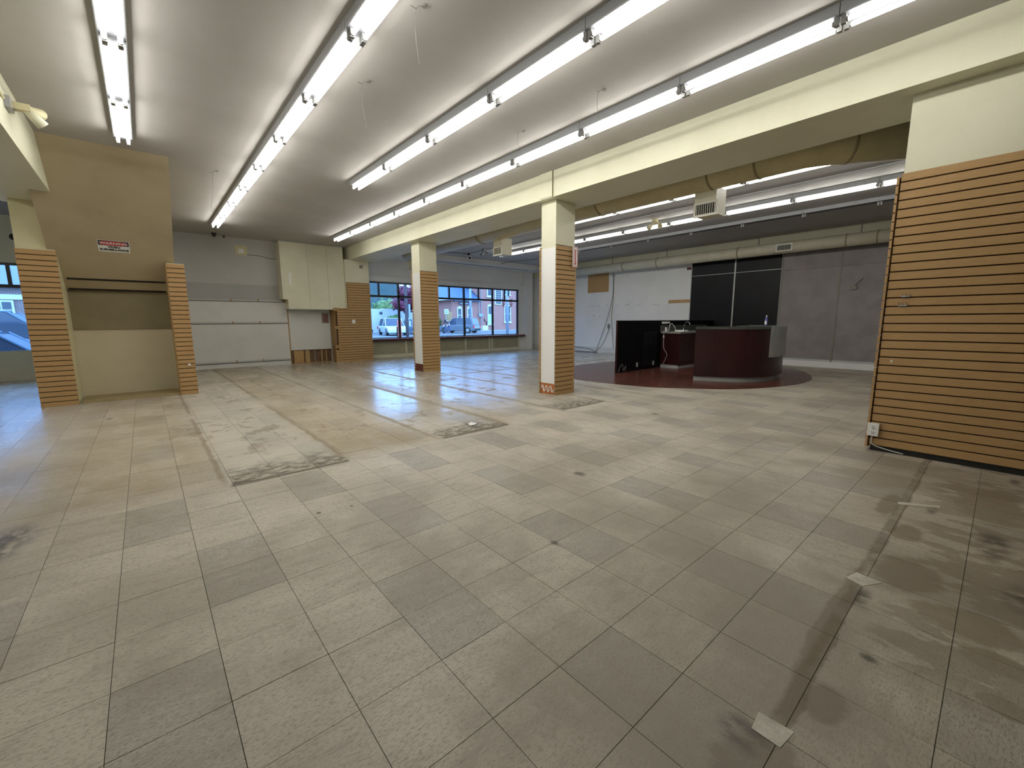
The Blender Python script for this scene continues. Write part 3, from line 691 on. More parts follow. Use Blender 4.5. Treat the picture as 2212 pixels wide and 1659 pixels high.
# ------------------------------------------------------------------ counter
toe = [(8.71, 1.37), (8.88, .97), (9.10, .63), (9.37, .43), (9.74, .32), (10.15, .30), (10.55, .38), (10.95, .58), (11.2, .92), (11.28, 1.35)]
def offs(path, d):
    out = []
    for i, p in enumerate(path):
        a = Vector(path[max(i-1, 0)]); b = Vector(path[min(i+1, len(path)-1)]); t = (b-a).normalized(); out.append((p[0]+t.y*d, p[1]-t.x*d))
    return out
tp = [(p.x, p.y) for p in cat([(x, y, 0) for x, y in toe], 6)]
def wallstrip(path, d0, d1, z0, z1): return MB().prism(offs(path, d0)+offs(path, d1)[::-1], z0, z1)
ct = thing('reception_counter', (9.9, 1.0, 0), 'curved maroon reception counter with gray toe kick and steel end panel', 'counter')
wallstrip(tp, 0, -.45, .004, .105).build('toe_kick', 'toekick', ct)
wallstrip(tp, .06, -.45, .105, 1.05).build('body', 'maroon', ct)
wallstrip(tp, .075, -.50, 1.05, 1.10).build('worktop', 'worktop', ct)
k0 = min(range(len(tp)), key=lambda i: (tp[i][0]-9.60)**2+(tp[i][1]-.35)**2)
wallstrip(tp[k0:], .090, .061, .49, 1.105).build('steel_panel', 'steel', ct)
sb = thing('spray_bottle', (11.0, .85, 1.10), 'blue and white spray bottle standing on the counter', 'bottle')
MB().tube([(11.0, .85, 1.10), (11.0, .85, 1.105), (11.0, .85, 1.25), (11.0, .85, 1.285)], [.03, .032, .032, .018], 12).build('bottle_body', plain('bottle_blue', (.08, .09, .30), .3), sb, smooth=True)
MB().tube([(11.0, .85, 1.285), (11.0, .85, 1.335)], [.016, .012], 10).build('cap', 'plastic', sb, smooth=True)
B((10.963, .83, 1.13), (10.968, .87, 1.21)).build('bottle_label', 'plastic', sb)
pw = thing('low_wall', (11, 3.22, 0), 'black low wall with a door behind the curved counter', 'low wall')
B((8.58, 3.17, 0), (XR-.04, 3.215, 1.225)).build('wall_body', 'blackwall', pw)
B((8.572, 3.17, .0), (8.58, 3.215, 1.225)).build('end_strip', 'maroon', pw)
B((8.57, 3.165, 1.225), (XR-.04, 3.22, 1.235)).build('top_edge', 'black', pw)
B((9.65, 3.155, .10), (10.28, 3.17, .95)).build('door', 'blackboard', pw)
MB().tube([(9.94, 3.15, .62), (9.94, 3.13, .63), (9.94, 3.13, .71), (9.94, 3.15, .72)], .007, 6).build('door_handle', 'stainless', pw)
def outlet(name, o, label, size=(.07, .115), n='y'):
    x, y, z = o; t = thing(name, o, label, 'outlet'); w, h = size
    if n == 'y':
        B((x-w/2, y-.012, z), (x+w/2, y, z+h)).build('plate', 'steel', t)
        for dz in (h*.22, h*.6): B((x-w*.2, y-.017, z+dz), (x+w*.2, y-.012, z+dz+h*.2)).build('receptacle', 'plastic', t)
    return t
outlet('power_outlet', (9.42, 3.17, .085), 'outlet low on the black wall, nearer its left end')
outlet('power_outlet', (10.14, 3.155, .085), 'outlet low on the black wall beside the cabinet')
nt_ = thing('wire_nest', (8.70, 3.1, 0), 'loose wires at the left foot of the black wall', 'wires')
MB().tube(cat([(8.62, 3.15, .03), (8.66, 3.12, .16), (8.73, 3.11, .20), (8.78, 3.12, .05), (8.86, 3.11, .16), (8.88, 3.13, .03)], 5), .006, 6).build('wire', 'wire', nt_)
cb2 = thing('base_cabinet', (11.3, 2.85, 0), 'maroon base cabinet with gray toe kick against the black wall', 'cabinet')
B((10.50, 2.66, .004), (12.9, 3.15, .09)).build('toe_kick', 'toekick', cb2)
B((10.49, 2.63, .09), (12.9, 3.15, .90)).build('carcass', 'maroon', cb2)
B((10.482, 2.70, .10), (10.49, 3.10, .89)).build('door', 'maroon', cb2)
MB().tube([(10.83, 2.632, .68), (10.83, 2.626, .68)], .05, 16).build('cut_hole', 'dark', cb2)
for z in (.66, .80): MB().tube([(11.13, 2.61, z), (11.22, 2.61, z)], .006, 6).build('drawer_pull', 'stainless', cb2)
wt = thing('worktop', (11.6, 2.9, .90), 'steel edged worktop with low backsplash over the maroon cabinet', 'worktop')
B((10.44, 2.60, .90), (13.0, 3.14, .94)).build('slab', 'steel', wt)
B((10.44, 3.14, .94), (13.05, 3.169, 1.105)).build('backsplash', 'worktop', wt)
sbz = .94
o = B((10.88, 2.74, sbz), (11.12, 3.00, sbz+.035)).build('cutting_board', 'plastic', bevel=.008); o['label'] = 'white board lying on the worktop by the tap'; o['category'] = 'board'
fc = thing('tap', (11.25, 2.95, sbz), 'chrome gooseneck tap on the worktop', 'tap')
MB().tube([(11.25, 2.95, sbz), (11.25, 2.95, sbz+.06)], .022, 10).build('base', 'stainless', fc, smooth=True)
MB().tube(cat([(11.25, 2.95, sbz+.05), (11.25, 2.93, sbz+.17), (11.22, 2.86, sbz+.24), (11.20, 2.78, sbz+.24), (11.19, 2.74, sbz+.17)], 5), .010, 8).build('spout', 'stainless', fc, smooth=True)
hs = thing('hose', (10.8, 3.05, sbz), 'white hose looping on the worktop left of the board', 'hose')
MB().tube(cat([(10.66, 3.08, sbz+.04), (10.72, 3.08, sbz+.03), (10.76, 3.07, sbz+.18), (10.84, 3.05, sbz+.20), (10.92, 3.02, sbz+.10), (10.95, 3.0, sbz+.045)], 5), .008, 6).build('tube', 'plastic', hs, smooth=True)
pl = thing('plug_cord', (10.47, 3.05, .10), 'white cord with plug hanging down the maroon cabinet front', 'cord')
B((10.56, 3.055, .94), (10.60, 3.095, 1.05)).build('adapter', 'plastic', pl)
MB().tube(cat([(10.57, 3.07, .96), (10.43, 3.07, .945), (10.465, 3.07, .90), (10.465, 3.06, .54), (10.465, 2.96, .36), (10.465, 2.99, .24), (10.465, 3.06, .10)], 5), .006, 6).build('cord', 'cable_w', pl)
B((10.455, 3.055, .78), (10.475, 3.085, .85)).build('plug', 'plastic', pl)
so_ = thing('soap_holder', (10.62, 3.16, 1.16), 'white dispenser mount on top band of black wall', 'dispenser')
B((10.52, 3.14, 1.145), (10.78, 3.17, 1.20)).build('tray', 'plastic', so_)
MB().tube([(10.84, 3.165, 1.175), (10.84, 3.13, 1.175)], .022, 10).build('knob', 'plastic', so_, smooth=True)
# ------------------------------------------------------------------ right partition details
ol = thing('power_outlet', (5.33, -2.035, .145), 'white duplex outlet at the foot of the right slatwall', 'outlet')
B((5.300, -2.075, .145), (5.336, -1.992, .265)).build('plate', 'plastic', ol, bevel=.003)
for z in (.160, .212):
    r_ = MB().tube([(5.297, -2.033, z+.018), (5.300, -2.033, z+.018)], .019, 12).build('receptacle', 'signwhite', ol)
    for dy in (-.007, .007): B((5.2955, -2.033+dy-.0015, z+.018), (5.297, -2.033+dy+.0015, z+.028)).build('slot', 'dark', ol)
    B((5.2955, -2.036, z+.005), (5.297, -2.030, z+.011)).build('slot', 'dark', ol)
MB().tube(cat([(5.325, -2.03, .145), (5.322, -2.03, .08), (5.325, -2.06, .05), (5.325, -2.15, .03), (5.330, -2.26, .015)], 6), .005, 8).build('cord', 'cable_w', ol, smooth=True)
for i, (y, z, la) in enumerate(((-2.14, 1.425, 'upper small wire bracket hooked on the right slatwall'), (-2.125, 1.345, 'lower small wire bracket hooked on the right slatwall'))):
    h = thing('wire_bracket', (5.33, y, z), la, 'bracket')
    B((5.328, y-.03, z), (5.337, y+.03, z+.012)).build('plate', 'stainless', h)
    for dy in (-.025, 0, .025): MB().tube([(5.328, y+dy, z+.03), (5.322, y+dy, z+.006), (5.318, y+dy, z+.018)], .003, 6).build('prong', 'stainless', h)
o = B((5.334, -2.105, .84), (5.3365, -2.090, .865)).build('sticker', 'yellowbox'); o['label'] = 'tiny yellow sticker on the right slatwall'; o['category'] = 'sticker'
# ------------------------------------------------------------------ signs
sdir = Vector((0, 7.04-5.10, 1.76-ZC)).normalized(); sup = -sdir
def spt(x, y): return Vector((x, y, ZC-.897*(y-5.10)))
sg = thing('warning_sign', spt(-.015, 6.33)-Vector((0, .01, .01)), 'warning video surveillance sign on the sloping khaki soffit', 'sign')
cen = spt(-.015, 6.33); nrm = Vector((1, 0, 0)).cross(sup); nrm = nrm if nrm.y < 0 else -nrm
mw = frame_m(cen+nrm*.004, (1, 0, 0), sup)
def plate(name, x0, x1, y0, y1, d, mat):
    m = MB(); m.box((x0, y0, 0), (x1, y1, .002)); m.v = [tuple(mw @ Vector((a, b, c_+d))) for a, b, c_ in m.v]; return m.build(name, mat, sg)
plate('plate', -.18, .18, -.11, .11, 0, 'signwhite'); plate('header', -.172, .172, .015, .103, .002, 'navy')
ov = MB(); pts = [(.160*math.cos(a), .058+.038*math.sin(a)) for a in [2*math.pi*i/28 for i in range(28)]]
pts = [(max(-.155, min(.155, x*1.25)), y) for x, y in pts]
ov.prism(pts, .004, .0055); ov.v = [tuple(mw @ Vector(v)) for v in ov.v]; ov.build('red_oval', 'red', sg)
text_mesh('WARNING', .066, 'lettering', 'signwhite', sg, mw @ Matrix.Translation((0, .058, .0075)), sx=.98, bold=.001)
text_mesh('VIDEO', .048, 'lettering', 'ink', sg, mw @ Matrix.Translation((0, -.015, .004)), bold=.002)
text_mesh('SURVEILLANCE', .050, 'lettering', 'ink', sg, mw @ Matrix.Translation((0, -.066, .004)), sx=.97, bold=.002)
for y, x0, x1, la in ((6.865, -.623, .572, 'upper thin black rail across the stair soffit'), (7.03, -.636, .569, 'lower thin black rail across the stair soffit')):
    a = spt(x0, y); o = MB().extr([a+nrm*.002, a+nrm*.014, a+nrm*.014+sup*.028, a+nrm*.002+sup*.028], (x1-x0, 0, 0)).build('rail', 'black'); o['label'] = la; o['category'] = 'rail'
fs = thing('arrow_sign', (5.71, 2.03, 2.11), 'narrow white sign with red down arrow on the near column', 'sign')
B((5.652, 2.022, 2.11), (5.775, 2.031, 2.435)).build('plate', 'signwhite', fs)
for a, b in (((5.658, 2.12), (5.664, 2.425)), ((5.763, 2.12), (5.769, 2.425)), ((5.658, 2.116), (5.769, 2.122)), ((5.658, 2.423), (5.769, 2.429))): B((a[0], 2.020, a[1]), (b[0], 2.022, b[1])).build('border', 'red', fs)
MB().extr([(5.713, 2.020, 2.135), (5.735, 2.020, 2.175), (5.724, 2.020, 2.175), (5.724, 2.020, 2.36), (5.745, 2.020, 2.40), (5.713, 2.020, 2.38), (5.681, 2.020, 2.40), (5.702, 2.020, 2.36), (5.702, 2.020, 2.175), (5.691, 2.020, 2.175)], (0, .002, 0)).build('arrow', 'red', fs)
# ------------------------------------------------------------------ ceiling bits
def emergency(loc, label, mat='pier', ax=(0, 1)):
    t = thing('emergency_light', loc, label, 'emergency light'); x, y, z = loc
    B((x-.05, y-.05, z-.10), (x+.05, y+.05, z)).build('base', mat, t)
    for s in (-1, 1):
        MB().tube([(x, y+s*.04, z-.08), (x+.03, y+s*.10, z-.13)], .018, 8).build('arm', mat, t)
        MB().tube([(x+.03, y+s*.10, z-.12), (x-.03, y+s*.15, z-.19)], [.035, .055], 12).build('lamp_head', mat, t, smooth=True)
emergency((9.2, 2.7, ZC), 'twin spot emergency light on the ceiling above the counter')
emergency((8.6, 8.3, ZC), 'twin spot emergency light on the ceiling near the shopfront', 'fixture')
t = thing('emergency_light', (-.5, 3.65, 3.2), 'twin spot emergency light on the left beam face', 'emergency light')
B((-.553, 3.45, 3.20), (-.515, 3.62, 3.30)).build('base', 'fixture', t); B((-.515, 3.52, 3.22), (-.40, 3.60, 3.28)).build('bracket', 'pier', t)
MB().tube([(-.43, 3.60, 3.26), (-.36, 3.80, 3.30)], [.03, .05], 12).build('lamp_head', 'pier', t, smooth=True)
MB().tube([(-.43, 3.56, 3.24), (-.34, 3.62, 3.14)], [.035, .05], 12).build('lamp_head', 'cream', t, smooth=True)
MB().tube([(-.545, 3.40, 3.25), (-.545, 1.5, 3.27)], .01, 6).build('conduit', 'pier', t)
def domecam(loc, label, s=1):
    t = thing('security_camera', loc, label, 'camera'); x, y, z = loc
    MB().tube([(x, y, z), (x, y, z-.03)], .06*s, 14).build('mount', 'wire' if s < 1 else 'camera', t, smooth=True)
    MB().ball((x, y, z-.05), .048*s, 12, 8).build('dome', 'camera', t, smooth=True)
domecam((1.80, 10.75, ZC), 'dome camera at the far end of the second light row', 1.0)
domecam((2.03, 10.9, ZC), 'small dome camera right of the other far dome', .5)
t = thing('security_camera', (8.75, 9.35, 3.35), 'black turret camera under ceiling in front of shopfront bulkhead', 'camera')
MB().tube([(8.75, 9.35, ZC), (8.75, 9.35, 3.40)], .045, 10).build('mount', 'camera', t); MB().ball((8.72, 9.30, 3.36), .075, 12, 8).build('housing', 'plastic', t, smooth=True)
MB().tube([(8.72, 9.29, 3.355), (8.68, 9.21, 3.33)], .04, 10).build('lens', 'camera', t, smooth=True)
t = thing('security_camera', (-1.78, 10.85, 2.98), 'round black camera on the left beyond the wide pier', 'camera')
MB().tube([(-1.69, YW, 3.05), (-1.69, YW-.06, 3.05)], .06, 16).build('mount', 'camera', t, smooth=True)
MB().ball((-1.69, YW-.08, 3.05), .07, 14, 8).build('dome', 'camera', t, smooth=True)
MB().tube([(-1.62, YW-.02, 3.03), (-1.58, YW-.02, 2.9), (-1.55, YW-.02, 2.6)], .008, 6).build('cable', 'cable_w', t)
for x, y, dx, ln, la in ((1.98, .26, .04, .38, 'thin wire hanging from the ceiling between rows two and three, nearer one'), (2.06, 1.47, .05, .40, 'thin wire hanging from the ceiling between rows two and three, farther one'),
                     (3.90, .11, .06, .26, 'thin wire hanging left of the beam row, nearer one'), (3.91, 1.31, .05, .22, 'thin wire hanging left of the beam row, farther one'), (1.28, 5.3, -.05, .55, 'long crooked wire hanging left of the second light row')):
    t = thing('ceiling_wire', (x, y, ZC), la, 'wire')
    MB().tube([(x, y, ZC), (x, y, ZC-.012)], .02, 8).build('hook_plate', 'wire', t)
    MB().tube(cat([(x, y, ZC-.01), (x-.05, y+.03, ZC-.03), (x-.06+dx*.2, y+.05, ZC-ln*.5), (x-.07+dx, y+.05, ZC-ln)], 5), .0019, 5).build('wire', 'wire', t)
    MB().tube([(x-.05, y+.03, ZC-.03), (x-.10, y+.02, ZC-.035)], .0028, 5).build('tail', 'wire', t)
o = MB().tube(cat([(11.6, 8.0, ZC-.015), (11.2, 9.3, ZC-.03), (10.9, 10.1, ZC-.05), (10.6, 10.6, 3.32)], 5), .012, 6).build('cable', 'cable'); o['label'] = 'dark cable crossing the ceiling to the shopfront bulkhead'; o['category'] = 'cable'
o = MB().tube(cat([(7.2, 9.6, ZC-.015), (7.9, 9.5, ZC-.02), (8.7, 9.35, ZC-.02)], 5), .012, 6).build('cable', 'cable'); o['label'] = 'dark cable on the ceiling leading to the turret camera'; o['category'] = 'cable'
# floor litter
o = MB().extr([(3.03, 1.28, .004), (3.10, 1.27, .012), (3.15, 1.33, .006), (3.12, 1.40, .015), (3.05, 1.37, .006)], (0, 0, .002)).build('paper_scrap', 'plastic'); o['label'] = 'crumpled white scrap on the middle dirty patch'; o['category'] = 'litter'
# ------------------------------------------------------------------ outside
gr = MB(); gr.v = [(-60, YW+.15, -.40), (150, YW+.15, -.40), (150, 34, -.03), (-60, 34, -.03), (150, 230, 0), (-60, 230, 0)]; gr.f = [(0, 1, 2, 3), (3, 2, 4, 5)]
gr.extr([(-60, YW+.15, -.42), (150, YW+.15, -.42), (150, 34, -.05), (-60, 34, -.05)], (0, 0, -.1))
o = gr.build('street_ground', 'asphalt'); o['kind'] = 'structure'
o = B((29, 39.5, -.05), (60, 42, .10)).build('sidewalk', 'concrete'); o['kind'] = 'structure'
def car(loc, ang, L, Wd, H, paint, label, van=False):
    t = thing('car', loc, label, 'car'); off = wloc(t)
    R = Matrix.Rotation(ang, 4, 'Z')
    def put(m):  # rotate about the car's own base
        m.v = [tuple(Vector(loc)+R @ Vector(v)) for v in m.v]; return m
    h = L/2; w = Wd/2; b = H*.55
    prof = [(-h, .25), (-h+.03, b*.92), (-h+.25, b), (h-1.1, b), (h-.15, b*.82), (h, b*.6), (h, .25)]
    m = MB(); n = len(prof)
    for s, k in ((-1, 1), (1, 1)):
        pass
    m.v = [(x, -w*(.94 if z < .3 else 1), z) for x, z in prof]+[(x, w*(.94 if z < .3 else 1), z) for x, z in prof]
    m.f = [tuple(range(n)), tuple(range(2*n-1, n-1, -1))]+[((i+1) % n, i, n+i, n+(i+1) % n) for i in range(n)]
    put(m).build('body', paint, t, bevel=.05)
    cb = [(-h+.12, b-.01), (-h+.40 if not van else -h+.2, H-.04), (-h+.6, H), (.15, H), (.45, H-.06), (h-1.05, b-.01)]
    m = MB(); n = len(cb); top = lambda z: w*(.93 if z < b+.02 else .76)
    m.v = [(x, -top(z), z) for x, z in cb]+[(x, top(z), z) for x, z in cb]
    m.f = [tuple(range(n)), tuple(range(2*n-1, n-1, -1))]+[((i+1) % n, i, n+i, n+(i+1) % n) for i in range(n)]
    put(m).build('windows', 'carglass', t)
    put(B((-h+.48, -w*.76, H-.03), (.30, w*.76, H+.02))).build('roof', paint, t, bevel=.02)
    for sx in (-1, 1):
        for x0, x1 in (((-h+.20, b), (-h+.50, H-.02)), ((-.15, b), (-.12, H-.02)), ((h-1.08, b), (.40, H-.02))):
            p0 = Vector((x0[0], sx*w*.945, x0[1])); p1 = Vector((x1[0], sx*w*.775, x1[1])); mm_ = MB().tube([p0, p1], .035, 6); put(mm_).build('pillar', paint, t)
    for sx in (-1, 1):
        for x in (-h+.75, h-.8):
            mm_ = MB().tube([(x, sx*(w-.20), .32), (x, sx*(w+.01), .32)], .32, 16); wh = put(mm_).build('wheel', 'tyre', t)
            mm_ = MB().tube([(x, sx*(w+.01), .32), (x, sx*(w+.03), .32)], .19, 12); put(mm_).build('hubcap', 'stainless', wh)
        put(B((-h-.015, sx*w*.9-.16, b*.66), (-h+.10, sx*w*.9+.10, b*.93))).build('tail_lamp', 'tail', t)
        put(B((h-.12, sx*w*.8-.16, b*.58), (h+.01, sx*w*.8+.14, b*.74))).build('headlamp', 'plastic', t)
    put(B((-h-.02, -w*.9, .30), (-h+.02, w*.9, .50))).build('bumper', 'dark', t)
    return t
car((26.4, 36.4, -.02), math.radians(120), 4.3, 1.85, 1.62, 'carg', 'gray hatchback SUV parked before the brick building, tail towards us')
car((22.6, 40.6, -.02), math.radians(160), 4.2, 1.8, 1.5, 'carb', 'dark car partly hidden behind the bending person')
car((18.2, 35.6, -.02), math.radians(-102), 4.4, 1.85, 1.58, 'carw', 'white SUV parked in front of the white wall')
car((17.3, 41.5, -.02), math.radians(-100), 4.4, 1.85, 1.55, 'carb', 'dark blue car left of the white SUV')
car((21.4, 36.4, -.02), math.radians(-102), 4.4, 1.85, 1.50, 'carl', 'light blue car behind the utility pole')
car((-3.0, 14.3, -.40), 0, 4.5, 1.8, 1.42, 'carl', 'light blue sedan close outside the left window')
car((-3.4, 18.6, -.33), 0, 4.9, 1.95, 1.95, 'carl', 'tall blue van behind the sedan outside the left window', True)
# brick building with low wing and tall block
def arched(parent, x0, x1, z0, z1, y, arch, blue=False):
    m = MB(); pts = [(x0, y, z0), (x1, y, z0), (x1, y, z1-arch)]+[((x0+x1)/2+(x1-x0)/2*math.cos(a), y, z1-arch+arch*math.sin(a)) for a in [math.pi*i/8 for i in range(1, 8)]]+[(x0, y, z1-arch)]
    f = m.extr(pts, (0, .08, 0)).build('window', 'trim_w', parent); i = .14
    B((x0+i, y-.02, z0+.14), (x1-i, y, (z0+z1)/2-.04)).build('pane', 'pane' if not blue else plain('blue_door', (.35, .55, .68), .5), f)
    B((x0+i, y-.02, (z0+z1)/2+.04), (x1-i, y, z1-arch-.02)).build('pane', 'pane', f)
    B((x0-.12, y-.10, z0-.12), (x1+.12, y, z0)).build('window_sill', 'trim_w', parent)
bd = thing('building', (35, 42, 0), 'red brick building with white arched windows across the street', 'building')
B((29.05, 42, 0), (33.3, 52, 3.95)).build('wing_wall', 'brick', bd)
B((33.3, 41.9, 0), (48, 52, 9.5)).build('block_wall', 'brick', bd)
rf = MB(); rf.v = [(28.4, 41.5, 3.92), (33.3, 41.5, 3.92), (33.3, 48, 8.0), (31.8, 48, 8.0), (28.4, 54, 3.92)]; rf.f = [(0, 1, 2, 3), (0, 3, 4), (0, 4, 1), (1, 4, 3, 2)]; rf.build('roof', 'slate', bd)
B((28.4, 41.35, 3.82), (33.3, 41.55, 4.02)).build('eave', 'trim_w', bd); B((28.3, 41.4, 3.82), (28.5, 54, 4.0)).build('eave', 'trim_w', bd)
B((29.3, 41.8, 3.70), (33.3, 42.0, 3.85)).build('fascia', 'slate', bd)
arched(bd, 29.83, 30.55, .95, 3.12, 41.93, .3); arched(bd, 31.33, 32.10, .95, 3.15, 41.93, .3)
arched(bd, 34.5, 35.38, .85, 3.45, 41.82, .25, True); arched(bd, 37.35, 38.5, 1.1, 3.4, 41.82, .12)
arched(bd, 34.45, 35.35, 4.45, 6.6, 41.82, .2); arched(bd, 37.35, 38.4, 4.75, 6.8, 41.82, .2); arched(bd, 40.5, 41.6, 1.1, 3.4, 41.82, .12)
b_ = B((35.75, 41.78, 3.42), (36.9, 41.9, 6.0)).build('notice_board', 'trim_w', bd); B((35.9, 41.76, 3.56), (36.75, 41.78, 5.9)).build('notice_face', 'navy', b_)
for i in range(9): B((36.0, 41.75, 3.75+i*.24), (36.65, 41.76, 3.80+i*.24)).build('text_line', 'trim_w', b_)
b_ = B((30.1, 41.9, 3.28), (31.64, 41.98, 3.62)).build('name_board', 'navy', bd); B((30.25, 41.89, 3.42), (31.5, 41.9, 3.48)).build('text_line', 'trim_w', b_)
B((33.05, 41.75, 1.84), (33.68, 41.9, 2.22)).build('meter_box', 'pole', bd)
MB().tube([(33.5, 41.85, .7), (33.5, 41.85, 6)], .05, 6).build('conduit', 'pole', bd); MB().tube([(33.15, 41.85, 2.2), (33.15, 41.85, 6)], .04, 6).build('conduit', 'trim_w', bd)
MB().tube([(34.3, 41.85, .3), (34.3, 41.85, 1.2), (34.0, 41.85, 1.3), (34.0, 41.85, 1.6)], .05, 6).build('downpipe', 'dark', bd)
o = B((33.15, 41.1, .10), (34.0, 41.7, .70)).build('utility_box', 'yellowbox'); o['label'] = 'pale box on the pavement before the brick building'; o['category'] = 'box'
o = B((27.18, 40.0, 0), (27.8, 40.6, 2.4)).build('shed', 'wood'); o['label'] = 'brown upright panel left of the brick building'; o['category'] = 'shed'
ps = thing('street_pole', (27.87, 30, -.1), 'light blue lamp post with four banners in front of brick building', 'lamp post')
MB().tube([(27.87, 30, -.1), (27.87, 30, 7)], .15, 10).build('post', 'pole', ps, smooth=True)
for sx, x in ((-1, 27.5), (1, 28.2)):
    for z in (2.85, 3.25): MB().extr([(x+sx*.35, 29.95, z+.22), (x, 29.95, z+.10), (x+sx*.05, 29.95, z-.28), (x+sx*.30, 29.95, z-.05)], (0, .05, 0)).build('leaf_ornament', 'redbrown', ps)
B((27.82, 29.8, 3.7), (27.98, 29.85, 4.3)).build('number_plate', 'dark', ps)
up_ = thing('utility_pole', (29.05, 38, 0), 'plain gray pole beside the low brick wing', 'pole')
MB().tube([(29.05, 38, 0), (29.05, 38, 8)], .14, 10).build('post', 'pole', up_, smooth=True)
sp = thing('street_sign', (23.25, 34, 0), 'white square sign on a post left of the brick building', 'street sign')
B((23.03, 33.95, 2.0), (23.50, 33.98, 2.45)).build('plate', 'trim_w', sp); MB().tube([(23.25, 34, 0), (23.25, 34, 2.4)], .035, 6).build('post', 'pole', sp)
B((23.10, 33.94, 2.10), (23.40, 33.95, 2.16)).build('symbol', 'leaf', sp); B((23.10, 33.94, 2.26), (23.40, 33.95, 2.32)).build('symbol', 'leaf', sp)
fe = thing('white_wall', (22, 45, 0), 'white boundary wall with a small blue letter behind the cars', 'wall')
B((19.5, 45, 0), (21.45, 45.3, 2.72)).build('wall_panel', 'trim_w', fe); B((21.45, 44.9, 0), (21.65, 45.3, 2.78)).build('post', 'trim_w', fe); B((21.65, 45, 0), (26.5, 45.3, 2.76)).build('wall_panel', 'trim_w', fe)
text_mesh('M', .45, 'lettering', 'carb', fe, frame_m((21.25, 44.96, 2.22), (1, 0, 0), (0, 0, 1)), .01, bold=.02)
ba = thing('barrier_post', (13.3, 24, -.2), 'tall red rounded marker post outside the window', 'marker post')
MB().extr([(13.17, 24, -.2), (13.40, 24, -.2), (13.40, 24, 1.27), (13.36, 24, 1.38), (13.285, 24, 1.44), (13.21, 24, 1.38), (13.17, 24, 1.27)], (0, .12, 0)).build('body', 'barrier', ba)
B((13.12, 24.05, -.2), (13.19, 24.15, .9)).build('backing', 'dark', ba)
wpole = thing('utility_pole', (14.86, 26, -.15), 'dark wooden pole right of the red marker post', 'pole')
MB().tube([(14.86, 26, -.15), (14.84, 26, 1.3), (14.84, 26, 9)], .11, 10).build('post', 'bark', wpole, smooth=True)
B((15.0, 25.9, .9), (15.10, 26.0, 1.3)).build('notice', 'trim_w', wpole); B((14.98, 25.9, 1.5), (15.12, 26.0, 2.5)).build('notice', 'pole', wpole)
# trees
def tree(loc, h, r, mat, label, n=900, trunk=True, s=.22, zlow=.35):
    t = thing('tree', loc, label, 'tree', None); x0, y0, z0 = loc
    if trunk: MB().tube([(x0, y0, z0), (x0+.1, y0, z0+h*.5), (x0, y0, z0+h*.8)], [r*.10, r*.07, r*.02], 8).build('trunk', 'bark', t)
    rr = random.Random(hash(label) % 1000 if False else int(x0*7+y0)); m = MB()
    blobs = [(rr.uniform(-.6, .6)*r, rr.uniform(-.6, .6)*r, z0+h*(zlow+(1-zlow)*rr.uniform(.15, .85)), r*rr.uniform(.35, .6)) for _ in range(14)]
    for i in range(n):
        bx, by, bz, br = rr.choice(blobs); d = Vector((rr.gauss(0, 1), rr.gauss(0, 1), rr.gauss(0, 1))).normalized()*br*rr.uniform(.75, 1.08)
        c = Vector((x0+bx, y0+by, bz))+d; u = Vector((rr.gauss(0, 1), rr.gauss(0, 1), rr.gauss(0, 1))).normalized(); v = u.orthogonal().normalized()
        k = len(m.v); m.v += [tuple(c-u*s), tuple(c+v*s*.6), tuple(c+u*s), tuple(c-v*s*.6)]; m.f.append((k, k+1, k+2, k+3))
    f = m.build('foliage', mat, t); f['kind'] = 'stuff'
    c2_ = MB()
    for bx, by, bz, br in blobs: c2_.ball((x0+bx, y0+by, bz), br*.82, 8, 6)
    c2_.build('inner_crown', mat, t)
    return t
tree((26.0, 52, 0), 3.3, 3.2, 'leaf', 'bright green bushy tree behind the white wall, left one', 1400, zlow=.2)
tree((32.3, 60, 0), 3.8, 3.4, 'leaf', 'green tree behind the white wall, farther right one', 1400, zlow=.2)
tree((20.0, 52, 0), 3.6, 2.4, 'leaf_d', 'dark green tree at the far left of the shopfront view', 1200, zlow=.2)
tree((23.3, 42.6, 0), 5.0, 1.5, 'leaf_r', 'crimson leaved tree before the white wall', 900, zlow=.5)
tree((21.9, 43.5, 0), 2.1, .9, 'leaf', 'small green shrub in front of the white wall', 500, s=.12, zlow=.2)
tree((37.5, 57.5, 0), 9.5, 4.0, 'leaf_d', 'tall dark tree left of the brick wing', 1800, zlow=.1)
tree((43.5, 66, 0), 12.5, 4.4, 'leaf', 'taller green tree rising behind the brick wing roof', 1800, zlow=.2)
tree((35.2, 68, 0), 5.5, 3.2, 'leaf_d', 'dark tree between the crimson tree and brick wing', 1400, zlow=.1)
tree((29.2, 45.5, 0), 1.9, 1.2, 'leaf', 'low round hedge at the corner of the brick wing', 600, s=.12, zlow=.1)
hl = MB(); N = 34
rr = random.Random(5); X0, X1 = 40, 175
for j in range(8):
    for i in range(N+1):
        yy = 200+j*14; u = .25+(.95-.25)*i/N; top = 34+j*2.5 if u < .485 else (34-(u-.485)*900 if u < .505 else (15 if u < .60 else 30)); f = math.sin((j+1)/8*math.pi/2)
        hl.v.append((.2+u*(yy+2.75), yy, -6+(top+5+rr.uniform(-1.5, 1.5))*f))
for j in range(7):
    for i in range(N): a = j*(N+1)+i; hl.f.append((a, a+1, a+N+2, a+N+1))
o = hl.build('hillside', 'hill', smooth=True); o['label'] = 'wooded blue green hill beyond the trees'; o['category'] = 'hill'
